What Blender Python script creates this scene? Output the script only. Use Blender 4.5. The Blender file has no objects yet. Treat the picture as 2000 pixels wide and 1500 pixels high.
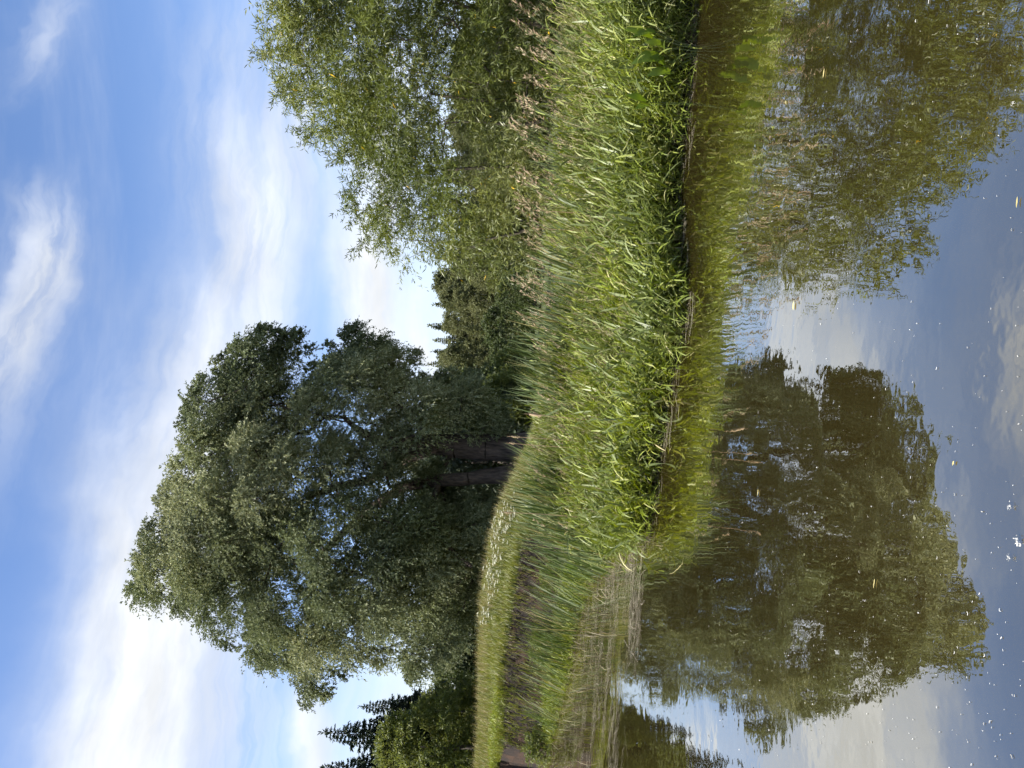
import bpy, math
import numpy as np

rng = np.random.default_rng(7)
scene = bpy.context.scene
COL = scene.collection
PI = math.pi

# ------------------------------------------------------------------ camera
# The photograph is a portrait picture lying on its left side: the picture's left is up.
CAM = np.array([0.0, 0.0, 1.7])
ROLL = math.radians(4.2)
PITCH = math.radians(0.9)
FPX = 1444.0
_F = np.array([0, math.cos(PITCH), math.sin(PITCH)])
_Z = np.array([0, -math.sin(PITCH), math.cos(PITCH)])
_X = np.array([1.0, 0, 0])
R_ = math.cos(ROLL) * _X + math.sin(ROLL) * _Z
U_ = -math.sin(ROLL) * _X + math.cos(ROLL) * _Z


def ray(px, py):
    px = np.asarray(px, float); py = np.asarray(py, float)
    a = (px - 1000.0) / FPX; b = (750.0 - py) / FPX
    return _F + b[..., None] * R_ - a[..., None] * U_


def P(px, py, y):
    """world point seen at photo pixel (px,py) at world depth y"""
    d = ray(px, py)
    return CAM + d * (np.asarray(y) / d[..., 1])[..., None]


def G(px, py, z=0.0):
    d = ray(px, py)
    return CAM + d * ((z - CAM[2]) / d[..., 2])[..., None]


def azel(px, py):
    d = ray(px, py)
    d = d / np.linalg.norm(d, axis=-1, keepdims=True)
    return np.arctan2(d[..., 0], d[..., 1]), np.arcsin(d[..., 2])


from mathutils import Matrix
cam_data = bpy.data.cameras.new("camera")
cam = bpy.data.objects.new("camera", cam_data)
COL.objects.link(cam)
cx, cy, cz = -U_, R_, -_F
cam.matrix_world = Matrix(((cx[0], cy[0], cz[0], CAM[0]), (cx[1], cy[1], cz[1], CAM[1]),
                           (cx[2], cy[2], cz[2], CAM[2]), (0, 0, 0, 1)))
cam_data.sensor_width = 36; cam_data.sensor_fit = 'HORIZONTAL'
cam_data.lens = 36 * FPX / 2000.0
cam_data.clip_start = 0.05; cam_data.clip_end = 5000
scene.camera = cam

# ------------------------------------------------------------------ node helpers


class NT:
    def __init__(self, nt):
        self.nt = nt
        nt.nodes.clear()

    def n(self, typ, **kw):
        nd = self.nt.nodes.new(typ)
        for k, v in kw.items():
            setattr(nd, k, v)
        return nd

    def l(self, a, b):
        self.nt.links.new(a, b)

    def setin(self, sock, v):
        if hasattr(v, 'node'):
            self.l(v, sock)
        elif v is not None:
            sock.default_value = v

    def math(self, op, a, b=None, c=None, clamp=False):
        nd = self.n('ShaderNodeMath', operation=op, use_clamp=clamp)
        self.setin(nd.inputs[0], a); self.setin(nd.inputs[1], b)
        if c is not None: self.setin(nd.inputs[2], c)
        return nd.outputs[0]

    def noise(self, vec, scale, detail=4, rough=0.55, dist=0.0):
        nd = self.n('ShaderNodeTexNoise')
        if vec is not None: self.l(vec, nd.inputs['Vector'])
        nd.inputs['Scale'].default_value = scale; nd.inputs['Detail'].default_value = detail
        nd.inputs['Roughness'].default_value = rough; nd.inputs['Distortion'].default_value = dist
        return nd.outputs['Fac']

    def smooth(self, v, a, b, lo=0.0, hi=1.0):
        nd = self.n('ShaderNodeMapRange', interpolation_type='SMOOTHSTEP')
        self.setin(nd.inputs[0], v)
        nd.inputs[1].default_value = a; nd.inputs[2].default_value = b
        nd.inputs[3].default_value = lo; nd.inputs[4].default_value = hi
        return nd.outputs[0]

    def comb(self, x, y, z=0.0):
        nd = self.n('ShaderNodeCombineXYZ')
        self.setin(nd.inputs[0], x); self.setin(nd.inputs[1], y); self.setin(nd.inputs[2], z)
        return nd.outputs[0]

    def mix(self, f, a, b):
        nd = self.n('ShaderNodeMix', data_type='RGBA')
        self.setin(nd.inputs[0], f)
        self.setin(nd.inputs[6], (*a, 1) if isinstance(a, tuple) else a)
        self.setin(nd.inputs[7], (*b, 1) if isinstance(b, tuple) else b)
        return nd.outputs[2]

    def ramp(self, f, stops):
        nd = self.n('ShaderNodeValToRGB')
        cr = nd.color_ramp
        while len(cr.elements) < len(stops): cr.elements.new(0.5)
        for e, (p, c) in zip(cr.elements, stops):
            e.position = p; e.color = (*c, 1)
        self.setin(nd.inputs[0], f)
        return nd.outputs[0]


def new_mat(name):
    m = bpy.data.materials.new(name); m.use_nodes = True
    return m, NT(m.node_tree)


def leaf_mat(name, stops, trans=0.35, gloss=0.03, rough=0.5, tboost=1.25, noise_scale=0.0, noise_cols=None):
    m, t = new_mat(name)
    at = t.n('ShaderNodeAttribute', attribute_name='rnd')
    col = t.ramp(at.outputs['Fac'], stops)
    if noise_scale:
        g = t.n('ShaderNodeNewGeometry')
        f = t.smooth(t.noise(g.outputs['Position'], noise_scale, 3), 0.35, 0.68)
        hs = t.n('ShaderNodeHueSaturation'); t.l(col, hs.inputs['Color'])
        hs.inputs['Saturation'].default_value = 1.1; hs.inputs['Value'].default_value = 1.4
        hs.inputs['Hue'].default_value = 0.49
        col = t.mix(f, col, hs.outputs[0])
    d = t.n('ShaderNodeBsdfDiffuse'); t.l(col, d.inputs[0])
    tr = t.n('ShaderNodeBsdfTranslucent')
    h2 = t.n('ShaderNodeHueSaturation'); t.l(col, h2.inputs['Color'])
    h2.inputs['Value'].default_value = tboost; h2.inputs['Saturation'].default_value = 1.15; h2.inputs['Hue'].default_value = 0.488
    t.l(h2.outputs[0], tr.inputs[0])
    mx = t.n('ShaderNodeMixShader'); mx.inputs[0].default_value = trans
    t.l(d.outputs[0], mx.inputs[1]); t.l(tr.outputs[0], mx.inputs[2])
    gl = t.n('ShaderNodeBsdfGlossy'); gl.inputs['Roughness'].default_value = rough
    m2 = t.n('ShaderNodeMixShader'); m2.inputs[0].default_value = gloss
    t.l(mx.outputs[0], m2.inputs[1]); t.l(gl.outputs[0], m2.inputs[2])
    o = t.n('ShaderNodeOutputMaterial'); t.l(m2.outputs[0], o.inputs[0])
    return m


def bark_mat(name, c1, c2, scale=6.0):
    m, t = new_mat(name)
    tc = t.n('ShaderNodeTexCoord')
    mp = t.n('ShaderNodeMapping'); mp.inputs['Scale'].default_value = (1, 1, 0.18)
    t.l(tc.outputs['Object'], mp.inputs[0])
    f = t.noise(mp.outputs[0], scale, 8, 0.65)
    col = t.ramp(f, [(0.3, c1), (0.7, c2)])
    b = t.n('ShaderNodeBsdfPrincipled'); t.l(col, b.inputs['Base Color']); b.inputs['Roughness'].default_value = 0.9
    bp = t.n('ShaderNodeBump'); bp.inputs['Strength'].default_value = 1.0; bp.inputs['Distance'].default_value = 0.10
    t.l(f, bp.inputs['Height']); t.l(bp.outputs[0], b.inputs['Normal'])
    o = t.n('ShaderNodeOutputMaterial'); t.l(b.outputs[0], o.inputs[0])
    return m


# ------------------------------------------------------------------ mesh helpers
def link_obj(name, me, parent=None, mat=None):
    o = bpy.data.objects.new(name, me)
    COL.objects.link(o)
    if parent is not None: o.parent = parent
    if mat is not None: me.materials.append(mat)
    return o


def mesh_np(name, verts, faces, rnd=None, smooth=False):
    """verts (N,3); faces (M,k); rnd per face"""
    me = bpy.data.meshes.new(name)
    verts = np.ascontiguousarray(verts, np.float32); faces = np.ascontiguousarray(faces, np.int32)
    nf, k = faces.shape
    me.vertices.add(len(verts)); me.vertices.foreach_set('co', verts.ravel())
    me.loops.add(nf * k); me.loops.foreach_set('vertex_index', faces.ravel())
    me.polygons.add(nf)
    me.polygons.foreach_set('loop_start', np.arange(0, nf * k, k, dtype=np.int32))
    try:
        me.polygons.foreach_set('loop_total', np.full(nf, k, np.int32))
    except Exception:
        pass
    if smooth:
        me.polygons.foreach_set('use_smooth', np.ones(nf, bool))
    if rnd is not None:
        a = me.attributes.new('rnd', 'FLOAT', 'FACE')
        a.data.foreach_set('value', np.ascontiguousarray(rnd, np.float32))
    me.update(calc_edges=True)
    return me


def norm(v):
    return v / np.maximum(np.linalg.norm(v, axis=-1, keepdims=True), 1e-9)


def rand_unit(n):
    return norm(rng.normal(size=(n, 3)))


def leaves(base, d, length, width, rnd, bend=0.0, wide=0.45):
    """rhombus leaves: one quad each, slightly folded by bend"""
    n = len(base)
    length = np.broadcast_to(np.asarray(length, float), (n,))[:, None]
    width = np.broadcast_to(np.asarray(width, float), (n,))[:, None]
    s = norm(np.cross(d, rand_unit(n)))
    u = np.cross(s, d)
    mid = base + d * length * wide + u * length * bend
    tip = base + d * length
    V = np.stack([base, mid - s * width / 2, tip, mid + s * width / 2], 1).reshape(-1, 3)
    Fq = np.arange(n * 4).reshape(n, 4)
    return V, Fq, rnd


def strips(C, W, rnd):
    """C (n,k,3) centre lines; W (n,k,3) half-width vectors"""
    n, k, _ = C.shape
    V = np.stack([C - W, C + W], 2).reshape(-1, 3)          # n,k,2
    i = (np.arange(n)[:, None] * k + np.arange(k - 1)[None, :]) * 2
    Fq = np.stack([i, i + 1, i + 3, i + 2], -1).reshape(-1, 4)
    return V, Fq, np.repeat(rnd, k - 1)


def cat(parts):
    Vs, Fs, Rs, off = [], [], [], 0
    for V, F, R in parts:
        Vs.append(V); Fs.append(F + off); Rs.append(np.broadcast_to(R, (len(F),))); off += len(V)
    return np.concatenate(Vs), np.concatenate(Fs), np.concatenate(Rs)


def arc_blades(base, az, lean0, curl, length, halfw, k=5, taper=True, side_jit=0.3):
    """curved blades rising from base; az = bend heading, lean0 = angle from vertical at the base,
    curl = extra angle by the tip"""
    n = len(base)
    tt = np.linspace(0, 1, k)
    ang = lean0[:, None] + curl[:, None] * tt[None, :] ** 1.4
    seg = (length / (k - 1))[:, None]
    dx = np.sin(ang) * seg; dz = np.cos(ang) * seg
    hx = np.concatenate([np.zeros((n, 1)), np.cumsum((dx[:, 1:] + dx[:, :-1]) / 2, 1)], 1)
    hz = np.concatenate([np.zeros((n, 1)), np.cumsum((dz[:, 1:] + dz[:, :-1]) / 2, 1)], 1)
    ca, sa = np.cos(az)[:, None], np.sin(az)[:, None]
    C = base[:, None, :] + np.stack([hx * ca, hx * sa, hz], -1)
    ja = az + PI / 2 + rng.normal(0, side_jit, n)
    sd = np.stack([np.cos(ja), np.sin(ja), rng.normal(0, 0.25, n)], -1)
    prof = (np.sin(PI * np.clip(tt * 0.8 + 0.2, 0, 1)) ** 0.6 if taper else np.ones(k))
    prof = np.maximum(prof, 0.03)
    W = sd[:, None, :] * (halfw[:, None] * prof[None, :])[..., None]
    return C, W


def tube(pts, rad, sides=6):
    pts = np.asarray(pts, float); rad = np.asarray(rad, float)
    k = len(pts)
    tng = norm(np.gradient(pts, axis=0))
    ref = np.array([0.3, 0.9, 0.1])
    s = norm(np.cross(tng, ref)); u = np.cross(s, tng)
    a = np.linspace(0, 2 * PI, sides, endpoint=False)
    ring = pts[:, None, :] + rad[:, None, None] * (np.cos(a)[None, :, None] * s[:, None, :] + np.sin(a)[None, :, None] * u[:, None, :])
    V = ring.reshape(-1, 3)
    i = np.arange(k - 1)[:, None] * sides; j = np.arange(sides)[None, :]; j2 = (j + 1) % sides
    F = np.stack([i + j, i + j2, i + sides + j2, i + sides + j], -1).reshape(-1, 4)
    return V, F, np.zeros(len(F))


def put(o, label=None, cat_=None, group=None, kind=None):
    if label: o['label'] = label
    if cat_: o['category'] = cat_
    if group: o['group'] = group
    if kind: o['kind'] = kind
    return o


def empty(name, loc, label=None, cat_=None, group=None):
    o = bpy.data.objects.new(name, None); COL.objects.link(o); o.location = loc
    o.empty_display_size = 0.2
    return put(o, label, cat_, group)


def dup(root, loc, rz=0.0, sc=1.0, label=None, group=None, rx=0.0, ry=0.0):
    c = root.copy(); COL.objects.link(c)
    c.location = loc; c.rotation_euler = (rx, ry, rz); c.scale = (sc, sc, sc) if np.isscalar(sc) else sc
    if label: c['label'] = label
    if group: c['group'] = group
    for ch in list(root.children):
        d = ch.copy(); COL.objects.link(d); d.parent = c
    return c


def vnoise(x, y, s, seed=0):
    """cheap smooth value noise from summed sines"""
    x = np.asarray(x) / s; y = np.asarray(y) / s
    r = np.random.default_rng(seed)
    o = 0
    for i in range(6):
        a = r.uniform(0, 2 * PI); f = r.uniform(0.6, 2.2); p = r.uniform(0, 2 * PI)
        o = o + np.sin((x * np.cos(a) + y * np.sin(a)) * f * 2.2 + p) / (0.7 + f)
    return o / 2.6


# ------------------------------------------------------------------ terrain shape
# waterline of the far shore, from the picture (photo px,py on the water plane)
_wl = np.array([(1065, 1500), (1090, 1400), (1118, 1300), (1128, 1220), (1150, 1150), (1185, 1100), (1232, 1072),
                (1265, 1056), (1272, 1000), (1284, 900), (1300, 800), (1318, 700), (1332, 600), (1325, 500), (1322, 400),
                (1330, 300), (1342, 200), (1350, 100), (1352, 0)], float)
_w = G(_wl[:, 0], _wl[:, 1])
_wx = np.concatenate([[-60, -25], _w[:, 0], [9, 14, 40]])
_wy = np.concatenate([[30, 27], _w[:, 1], [8.6, 8.3, 8.0]])


def y_water(x):
    x = np.asarray(x, float)
    return np.interp(x, _wx, _wy) + 0.10 * vnoise(x, x * 0 + 1, 0.5, 31) + 0.07 * vnoise(x, x * 0, 0.16, 32)


_cxs = np.array([-60, -20, -14, -11.25, -8.8, -6.5, -4.8, -3.4, -1.5, 0.5, 40])
_cys = np.array([28, 25.4, 24.2, 23.5, 22.7, 21.9, 21.2, 20.7, 20.2, 19.9, 20])


def y_cliff(x):
    return np.interp(x, _cxs, _cys) + 0.22 * vnoise(x, x * 0 + 3, 1.3, 5) + 0.1 * vnoise(x, x * 0, 0.4, 8)


def cliff_top(x):
    return np.interp(x, [-20, -14, -11.25, -8.8, -6.5, -4.8, -3.2, -1, 3], [1.2, 1.24, 1.47, 1.62, 1.5, 1.40, 1.0, 0.6, 0.45])


def ground(x, y):
    x = np.asarray(x, float); y = np.asarray(y, float)
    yw = y_water(x); yc = y_cliff(x); ct = cliff_top(x)
    d = y - yw
    under = -np.minimum(0.9, 0.05 + 0.35 * np.maximum(-d, 0))
    foot = 0.03 + 0.10 * np.minimum(np.maximum(d, 0), 2.5)
    footc = 0.10 + 0.05 * np.maximum(d, 0)
    foot = np.minimum(foot, np.interp(x, [-4, -1.5], [0.28, 0.40]))
    # the cliff becomes a long gentle slope to the right
    wid = np.interp(x, [-4.6, -2.0, 2], [0.32, 3.0, 8.5])
    st = np.interp(x, [-4.6, -2.0, 2], [0.0, 2.0, 7.5])
    tt = np.clip((y - (yc - st)) / wid, 0, 1)
    tt = tt * tt * (3 - 2 * tt)
    up = np.maximum(0.0, y - yc)
    slope = np.interp(x, [-14, -6, -2], [0.16, 0.12, 0.04])
    top = ct + np.minimum(up, 6.0) * slope + 0.06 * vnoise(x, y, 2.2, 2) * np.clip(up, 0, 1)
    z = np.where(d > 0, foot * (1 - tt) + top * tt, under)
    # the shore the photographer stands on, behind the camera
    near = np.clip((0.9 - y) / 0.8, 0, 1)
    z = z + near * (0.25 - z)
    far = np.clip((y - 160) / 200, 0, 1)
    return z + 0.0 * far


def grid_axis(lo_far, lo, hi, hi_far, step, nfar):
    mid = np.arange(lo, hi + step, step)
    t = np.linspace(0, 1, nfar + 1)[1:] ** 2.2
    return np.concatenate([(lo + (lo_far - lo) * t)[::-1], mid, mid[-1] + (hi_far - mid[-1]) * t])


gx = grid_axis(-900, -18, 14, 900, 0.16, 24)
gy = grid_axis(-60, 0, 30, 1500, 0.14, 24)
GX, GY = np.meshgrid(gx, gy, indexing='xy')
GZ = ground(GX, GY)
V = np.stack([GX, GY, GZ], -1).reshape(-1, 3)
nx, ny = len(gx), len(gy)
ii = (np.arange(ny - 1)[:, None] * nx + np.arange(nx - 1)[None, :])
Fq = np.stack([ii, ii + 1, ii + nx + 1, ii + nx], -1).reshape(-1, 4)

m_ground, t = new_mat('turf_and_soil')
g = t.n('ShaderNodeNewGeometry')
sx = t.n('ShaderNodeSeparateXYZ'); t.l(g.outputs['Normal'], sx.inputs[0])
n1 = t.noise(g.outputs['Position'], 3.0, 8, 0.65)
n2 = t.noise(g.outputs['Position'], 0.9, 6, 0.6)
turf = t.ramp(n1, [(0.25, (0.035, 0.045, 0.012)), (0.55, (0.075, 0.09, 0.025)), (0.8, (0.13, 0.12, 0.05))])
soil = t.ramp(t.math('ADD', t.math('MULTIPLY', n1, 0.5), t.math('MULTIPLY', n2, 0.5)),
              [(0.36, (0.005, 0.003, 0.002)), (0.48, (0.014, 0.008, 0.005)), (0.58, (0.036, 0.018, 0.009)), (0.72, (0.075, 0.038, 0.02))])
col = t.mix(t.smooth(sx.outputs[2], 0.72, 0.9), soil, turf)
pz = t.n('ShaderNodeSeparateXYZ'); t.l(g.outputs['Position'], pz.inputs[0])
mud = t.ramp(n1, [(0.3, (0.010, 0.0055, 0.003)), (0.7, (0.032, 0.016, 0.008))])
col = t.mix(t.smooth(pz.outputs[2], 0.15, 0.4), mud, col)
b = t.n('ShaderNodeBsdfPrincipled'); t.l(col, b.inputs['Base Color']); b.inputs['Roughness'].default_value = 0.95
bp = t.n('ShaderNodeBump'); bp.inputs['Strength'].default_value = 1.0; bp.inputs['Distance'].default_value = 0.12
t.l(n1, bp.inputs['Height']); t.l(bp.outputs[0], b.inputs['Normal'])
o = t.n('ShaderNodeOutputMaterial'); t.l(b.outputs[0], o.inputs[0])
gnd = link_obj('ground', mesh_np('ground', V, Fq, smooth=True), None, m_ground)
put(gnd, 'grassy ground behind the pond with a bare soil edge', 'ground', kind='structure')

# ------------------------------------------------------------------ water
m_water, t = new_mat('pond_water')
g = t.n('ShaderNodeNewGeometry')
mp = t.n('ShaderNodeMapping'); t.l(g.outputs['Position'], mp.inputs[0]); mp.inputs['Scale'].default_value = (1, 1, 1)
w1 = t.noise(mp.outputs[0], 2.2, 3, 0.5)
w2 = t.noise(mp.outputs[0], 9.0, 2, 0.5)
calm = t.smooth(t.noise(mp.outputs[0], 0.55, 3), 0.36, 0.66, 0.2, 1.5)
h = t.math('MULTIPLY', t.math('ADD', t.math('MULTIPLY', w1, 1.0), t.math('MULTIPLY', w2, 0.22)), calm)
bp = t.n('ShaderNodeBump'); bp.inputs['Strength'].default_value = 1.0; bp.inputs['Distance'].default_value = 0.0030
t.l(h, bp.inputs['Height'])
body = t.n('ShaderNodeBsdfDiffuse'); body.inputs[0].default_value = (0.034, 0.026, 0.0075, 1)
mir = t.n('ShaderNodeBsdfGlossy'); mir.inputs['Roughness'].default_value = 0.0; mir.inputs[0].default_value = (0.96, 0.94, 0.87, 1)
t.l(bp.outputs[0], mir.inputs['Normal'])
lw_ = t.n('ShaderNodeLayerWeight'); lw_.inputs['Blend'].default_value = 0.5
fr = t.math('MINIMUM', t.math('MULTIPLY', t.math('POWER', lw_.outputs['Facing'], 1.02), 0.95), 0.70)
mxs = t.n('ShaderNodeMixShader'); t.l(fr, mxs.inputs[0]); t.l(body.outputs[0], mxs.inputs[1]); t.l(mir.outputs[0], mxs.inputs[2])
o = t.n('ShaderNodeOutputMaterial'); t.l(mxs.outputs[0], o.inputs[0])
wv = np.array([(-200, -0.5, 0), (120, -0.5, 0), (120, 40, 0), (-200, 40, 0)], float)
wat = link_obj('water', mesh_np('water', wv, np.array([[0, 1, 2, 3]])), None, m_water)
put(wat, 'still brown pond water mirroring trees and sky', 'water', kind='structure')

# ------------------------------------------------------------------ tree builder


def skeleton(nodes, parent, targets, max_len=1.2, sag=0.12, r_tip=0.02, power=2.3, r_min=None):
    """attach each target to the nearest node; grow curved paths; pipe-model radii"""
    nodes = [np.asarray(p, float) for p in nodes]; parent = list(parent)
    order = np.argsort(np.linalg.norm(targets - np.mean(nodes, 0), axis=1))
    for ti in order:
        tg = targets[ti]
        A = np.array(nodes)
        dv = tg - A
        dist = np.linalg.norm(dv, axis=1) - 0.55 * dv[:, 2].clip(0, None) * 0.4
        dist = dist + np.where(dv[:, 2] < 0, 0.35 * -dv[:, 2], 0)
        k = int(np.argmin(dist))
        a = A[k]; L = np.linalg.norm(tg - a)
        ns = max(2, int(L / max_len) + 1)
        prev = k
        off = rng.normal(0, 0.10 * L, 3)
        for i in range(1, ns + 1):
            f = i / ns
            p = a * (1 - f) + tg * f + off * math.sin(PI * f) * 0.7 + np.array([0, 0, 0.10 * L * math.sin(PI * f)])
            nodes.append(p); parent.append(prev); prev = len(nodes) - 1
    n = len(nodes)
    acc = np.zeros(n)
    child = np.zeros(n, int)
    for i in range(n):
        if parent[i] >= 0: child[parent[i]] += 1
    for i in range(n - 1, -1, -1):
        if child[i] == 0: acc[i] += r_tip ** power
        if parent[i] >= 0: acc[parent[i]] += acc[i]
    r = acc ** (1 / power)
    if r_min is not None:
        for i, v in r_min.items(): r[i] = max(r[i], v)
    parts = []
    for i in range(n):
        p = parent[i]
        if p < 0: continue
        ra = min(r[p], r[i] * 1.35)
        parts.append(tube(np.array([nodes[p], (nodes[p] + nodes[i]) / 2, nodes[i]]), [ra, (ra + r[i]) / 2, r[i] * 0.97], 16 if r[i] > 0.25 else 7 if r[i] > 0.05 else 4))
    return parts


def clump_leaves(centers, radii, per, twig_len, lf_len, lf_w, droop=0.35, tw_leaves=14, up_bias=0.25, outward=None, tone=None, flat=0.8, spread=0.5, r0=0.0):
    """twigs radiate from each clump centre, leaves ride along the twigs"""
    ci = np.repeat(np.arange(len(centers)), (per / tw_leaves).astype(int).clip(1))
    n = len(ci)
    d = rand_unit(n)
    if outward is not None:
        d = norm(d + outward[ci] * spread)
    d[:, 2] = d[:, 2] * flat + up_bias
    d = norm(d)
    st = centers[ci] + d * radii[ci][:, None] * rng.uniform(r0, 0.75, n)[:, None]
    L = twig_len * rng.uniform(0.5, 1.25, n) * np.clip(radii[ci], 0.4, 1.6)
    tt = rng.uniform(0.05, 1.0, (n, tw_leaves))
    dd = d + np.array([0, 0, -0.1])
    pos = st[:, None, :] + dd[:, None, :] * (L[:, None] * tt)[..., None]
    pos[..., 2] -= droop * (L[:, None] * tt ** 2)
    tang = norm(dd[:, None, :] * np.ones_like(tt)[..., None] + np.stack([0 * tt, 0 * tt, -2 * droop * tt], -1))
    ld = norm(tang * 0.75 + rand_unit(n * tw_leaves).reshape(n, tw_leaves, 3) * 0.85)
    ld[..., 2] -= 0.2
    ld = norm(ld).reshape(-1, 3)
    pos = pos.reshape(-1, 3)
    m = len(pos)
    base_t = rng.uniform(0, 1, len(centers)) if tone is None else tone
    rnd = np.clip(np.repeat(base_t[ci], tw_leaves) * 0.55 + rng.uniform(0, 0.45, m), 0, 1)
    return leaves(pos, ld, lf_len * rng.uniform(0.7, 1.25, m), lf_w * rng.uniform(0.8, 1.25, m), rnd, bend=0.06)


def in_poly(x, y, poly):
    inside = np.zeros(len(x), bool)
    j = len(poly) - 1
    for i in range(len(poly)):
        xi, yi = poly[i]; xj, yj = poly[j]
        c = ((yi > y) != (yj > y)) & (x < (xj - xi) * (y - yi) / (yj - yi + 1e-12) + xi)
        inside ^= c; j = i
    return inside


def edge_dist(x, y, poly):
    d = np.full(len(x), 1e9)
    for i in range(len(poly)):
        a = poly[i]; b_ = poly[(i + 1) % len(poly)]
        ab = b_ - a
        tt = np.clip(((x - a[0]) * ab[0] + (y - a[1]) * ab[1]) / (ab @ ab + 1e-12), 0, 1)
        d = np.minimum(d, np.hypot(x - a[0] - tt * ab[0], y - a[1] - tt * ab[1]))
    return d


def crown_points(poly_px, depth, n, maxhalf, inset, min_sep, holes=(), shell=0.5, kk=1.15, hole_depth=1.0):
    """fill a crown of real depth whose outline at its middle depth follows poly_px (world x,z at depth)"""
    w = P(poly_px[:, 0], poly_px[:, 1], depth)
    poly = w[:, [0, 2]]
    hw = [(P(np.array(h[0]), np.array(h[1]), depth)[[0, 2]], h[2] * depth / FPX) for h in holes]
    lo, hi = poly.min(0), poly.max(0)
    pts, e_ = [], []
    tries = 0
    while len(pts) < n and tries < 400:
        tries += 1
        q = rng.uniform(lo, hi, (400, 2))
        q = q[in_poly(q[:, 0], q[:, 1], poly)]
        if not len(q): continue
        e = edge_dist(q[:, 0], q[:, 1], poly)
        k = e > inset
        q, e = q[k], e[k]
        half = np.minimum(maxhalf, kk * np.sqrt(np.maximum(e - inset * 0.6, 0.01) * 5.0))
        s = rng.uniform(-1, 1, len(q))
        s = np.sign(s) * np.abs(s) ** shell
        yy = s * half
        for a, b2, c in zip(q, yy, e):
            p = np.array([a[0], depth + b2, a[1]])
            bad = False
            for (h, hr) in hw:
                if np.hypot(*(a - h)) < hr: bad = True; break
            if bad: continue
            if pts and np.min(np.linalg.norm(np.array(pts) - p, axis=1)) < min_sep: continue
            pts.append(p); e_.append(c)
            if len(pts) >= n: break
    return np.array(pts), np.array(e_)


# ------------------------------------------------------------------ the big willow
m_bark = bark_mat('willow_bark', (0.010, 0.007, 0.006), (0.14, 0.105, 0.082), 9)
m_willow = leaf_mat('grey_green_willow_leaf', [(0.0, (0.076, 0.098, 0.047)), (0.45, (0.132, 0.156, 0.078)), (0.8, (0.212, 0.230, 0.125)), (1.0, (0.31, 0.32, 0.20))],
                    trans=0.28, gloss=0.025, noise_scale=0.35)
WD = 34.0
poly_w = np.array([(252, 1103), (285, 1045), (318, 985), (312, 955), (345, 880), (350, 800), (388, 775), (398, 728), (448, 702),
                   (478, 662), (518, 634), (560, 648), (602, 650), (605, 690), (585, 722), (612, 722), (640, 690), (662, 640), (710, 622),
                   (742, 650), (788, 672), (822, 692), (812, 730), (850, 722), (900, 722), (950, 735), (990, 752), (1005, 800), (985, 850), (950, 865), (880, 885), (850, 900),
                   (870, 930), (940, 960), (985, 985), (978, 1030), (960, 1075), (955, 1150), (935, 1215), (925, 1255), (878, 1318),
                   (842, 1302), (800, 1312), (768, 1292), (720, 1298), (692, 1310), (655, 1340), (642, 1366), (608, 1362), (578, 1342), (562, 1310),
                   (545, 1288), (520, 1300), (500, 1268), (462, 1272), (408, 1256), (400, 1222), (378, 1212), (362, 1180), (338, 1192), (300, 1170), (272, 1140)], float)
holes = [(690, 828, 48), (672, 945, 44), (560, 1062, 36), (625, 1105, 42), (740, 880, 20), (600, 960, 22), (505, 1010, 20), (640, 1180, 28), (800, 845, 24), (455, 900, 16), (608, 712, 34), (600, 1190, 18), (475, 1125, 16)]
pts, ed = crown_points(poly_w, WD, 235, 5.6, 0.75, 1.17, holes, shell=0.6)
# finer twigs-out clumps along the rim so the outline breaks up
ex = [(692, 664, 0), (742, 690, .4), (700, 706, -.6), (664, 716, .5), (775, 716, -.3), (735, 740, .8), (560, 676, 0), (520, 668, .5), (488, 700, -.5), (545, 712, .6), (452, 738, .3), (860, 760, .5), (920, 770, -.4), (905, 1190, -.5), (880, 1240, .5), (905, 1130, .8)]
ep = np.array([P(np.array(float(a)), np.array(float(b_)), WD + c) for a, b_, c in ex])
pts = np.concatenate([pts, ep]); ed = np.concatenate([ed, np.full(len(ep), 1.1)])
pw_ = P(poly_w[:, 0], poly_w[:, 1], WD)
rl = []
for i in range(len(pw_)):
    a_, b_ = pw_[i], pw_[(i + 1) % len(pw_)]
    L_ = np.linalg.norm(b_ - a_)
    for f in np.arange(0.25, L_, 0.5) / L_:
        q_ = a_ * (1 - f) + b_ * f
        nn = np.array([-(b_ - a_)[2], 0, (b_ - a_)[0]]) / L_
        for sg in (1, -1):
            q2 = q_ + nn * sg * rng.uniform(0.25, 0.55)
            if in_poly(q2[:1], q2[2:], pw_[:, [0, 2]])[0]:
                rl.append(q2 + np.array([0, rng.uniform(-1.4, 1.4), 0])); break
rim = np.array(rl)
rim = rim[vnoise(np.arange(len(rim)) * 0.5, np.zeros(len(rim)), 1.6, 77) > -0.28]; edr = np.full(len(rim), 0.3)
cen = np.concatenate([pts, rim]); eds = np.concatenate([ed, edr])
isb = np.arange(len(cen)) < len(pts)
rad = np.where(isb, np.clip(eds * 0.8, 0.6, 1.25), 0.42)
c0 = np.array([P(np.array(640.), np.array(1000.), WD)]).reshape(3)
outw = norm(cen - (c0 + np.array([0, 0, -2])))
per = np.where(isb, 2700 * rad ** 1.7, 520).astype(int)
tone = np.clip(0.5 + 0.9 * vnoise(cen[:, 0], cen[:, 2] * 1.1, 3.0, 3) + rng.normal(0, .18, len(cen)), 0, 1)
lv = clump_leaves(cen, rad, per, 0.55, 0.115, 0.046, droop=0.5, tw_leaves=16, up_bias=0.22, outward=outw, tone=tone, spread=0.55, r0=0.3)
t1b = P(np.array(1012.), np.array(873.), WD); t1b[2] = ground(t1b[0], WD) - 0.3
t2b = P(np.array(1012.), np.array(925.), WD - 0.6); t2b[2] = ground(t2b[0], WD) - 0.3
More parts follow.
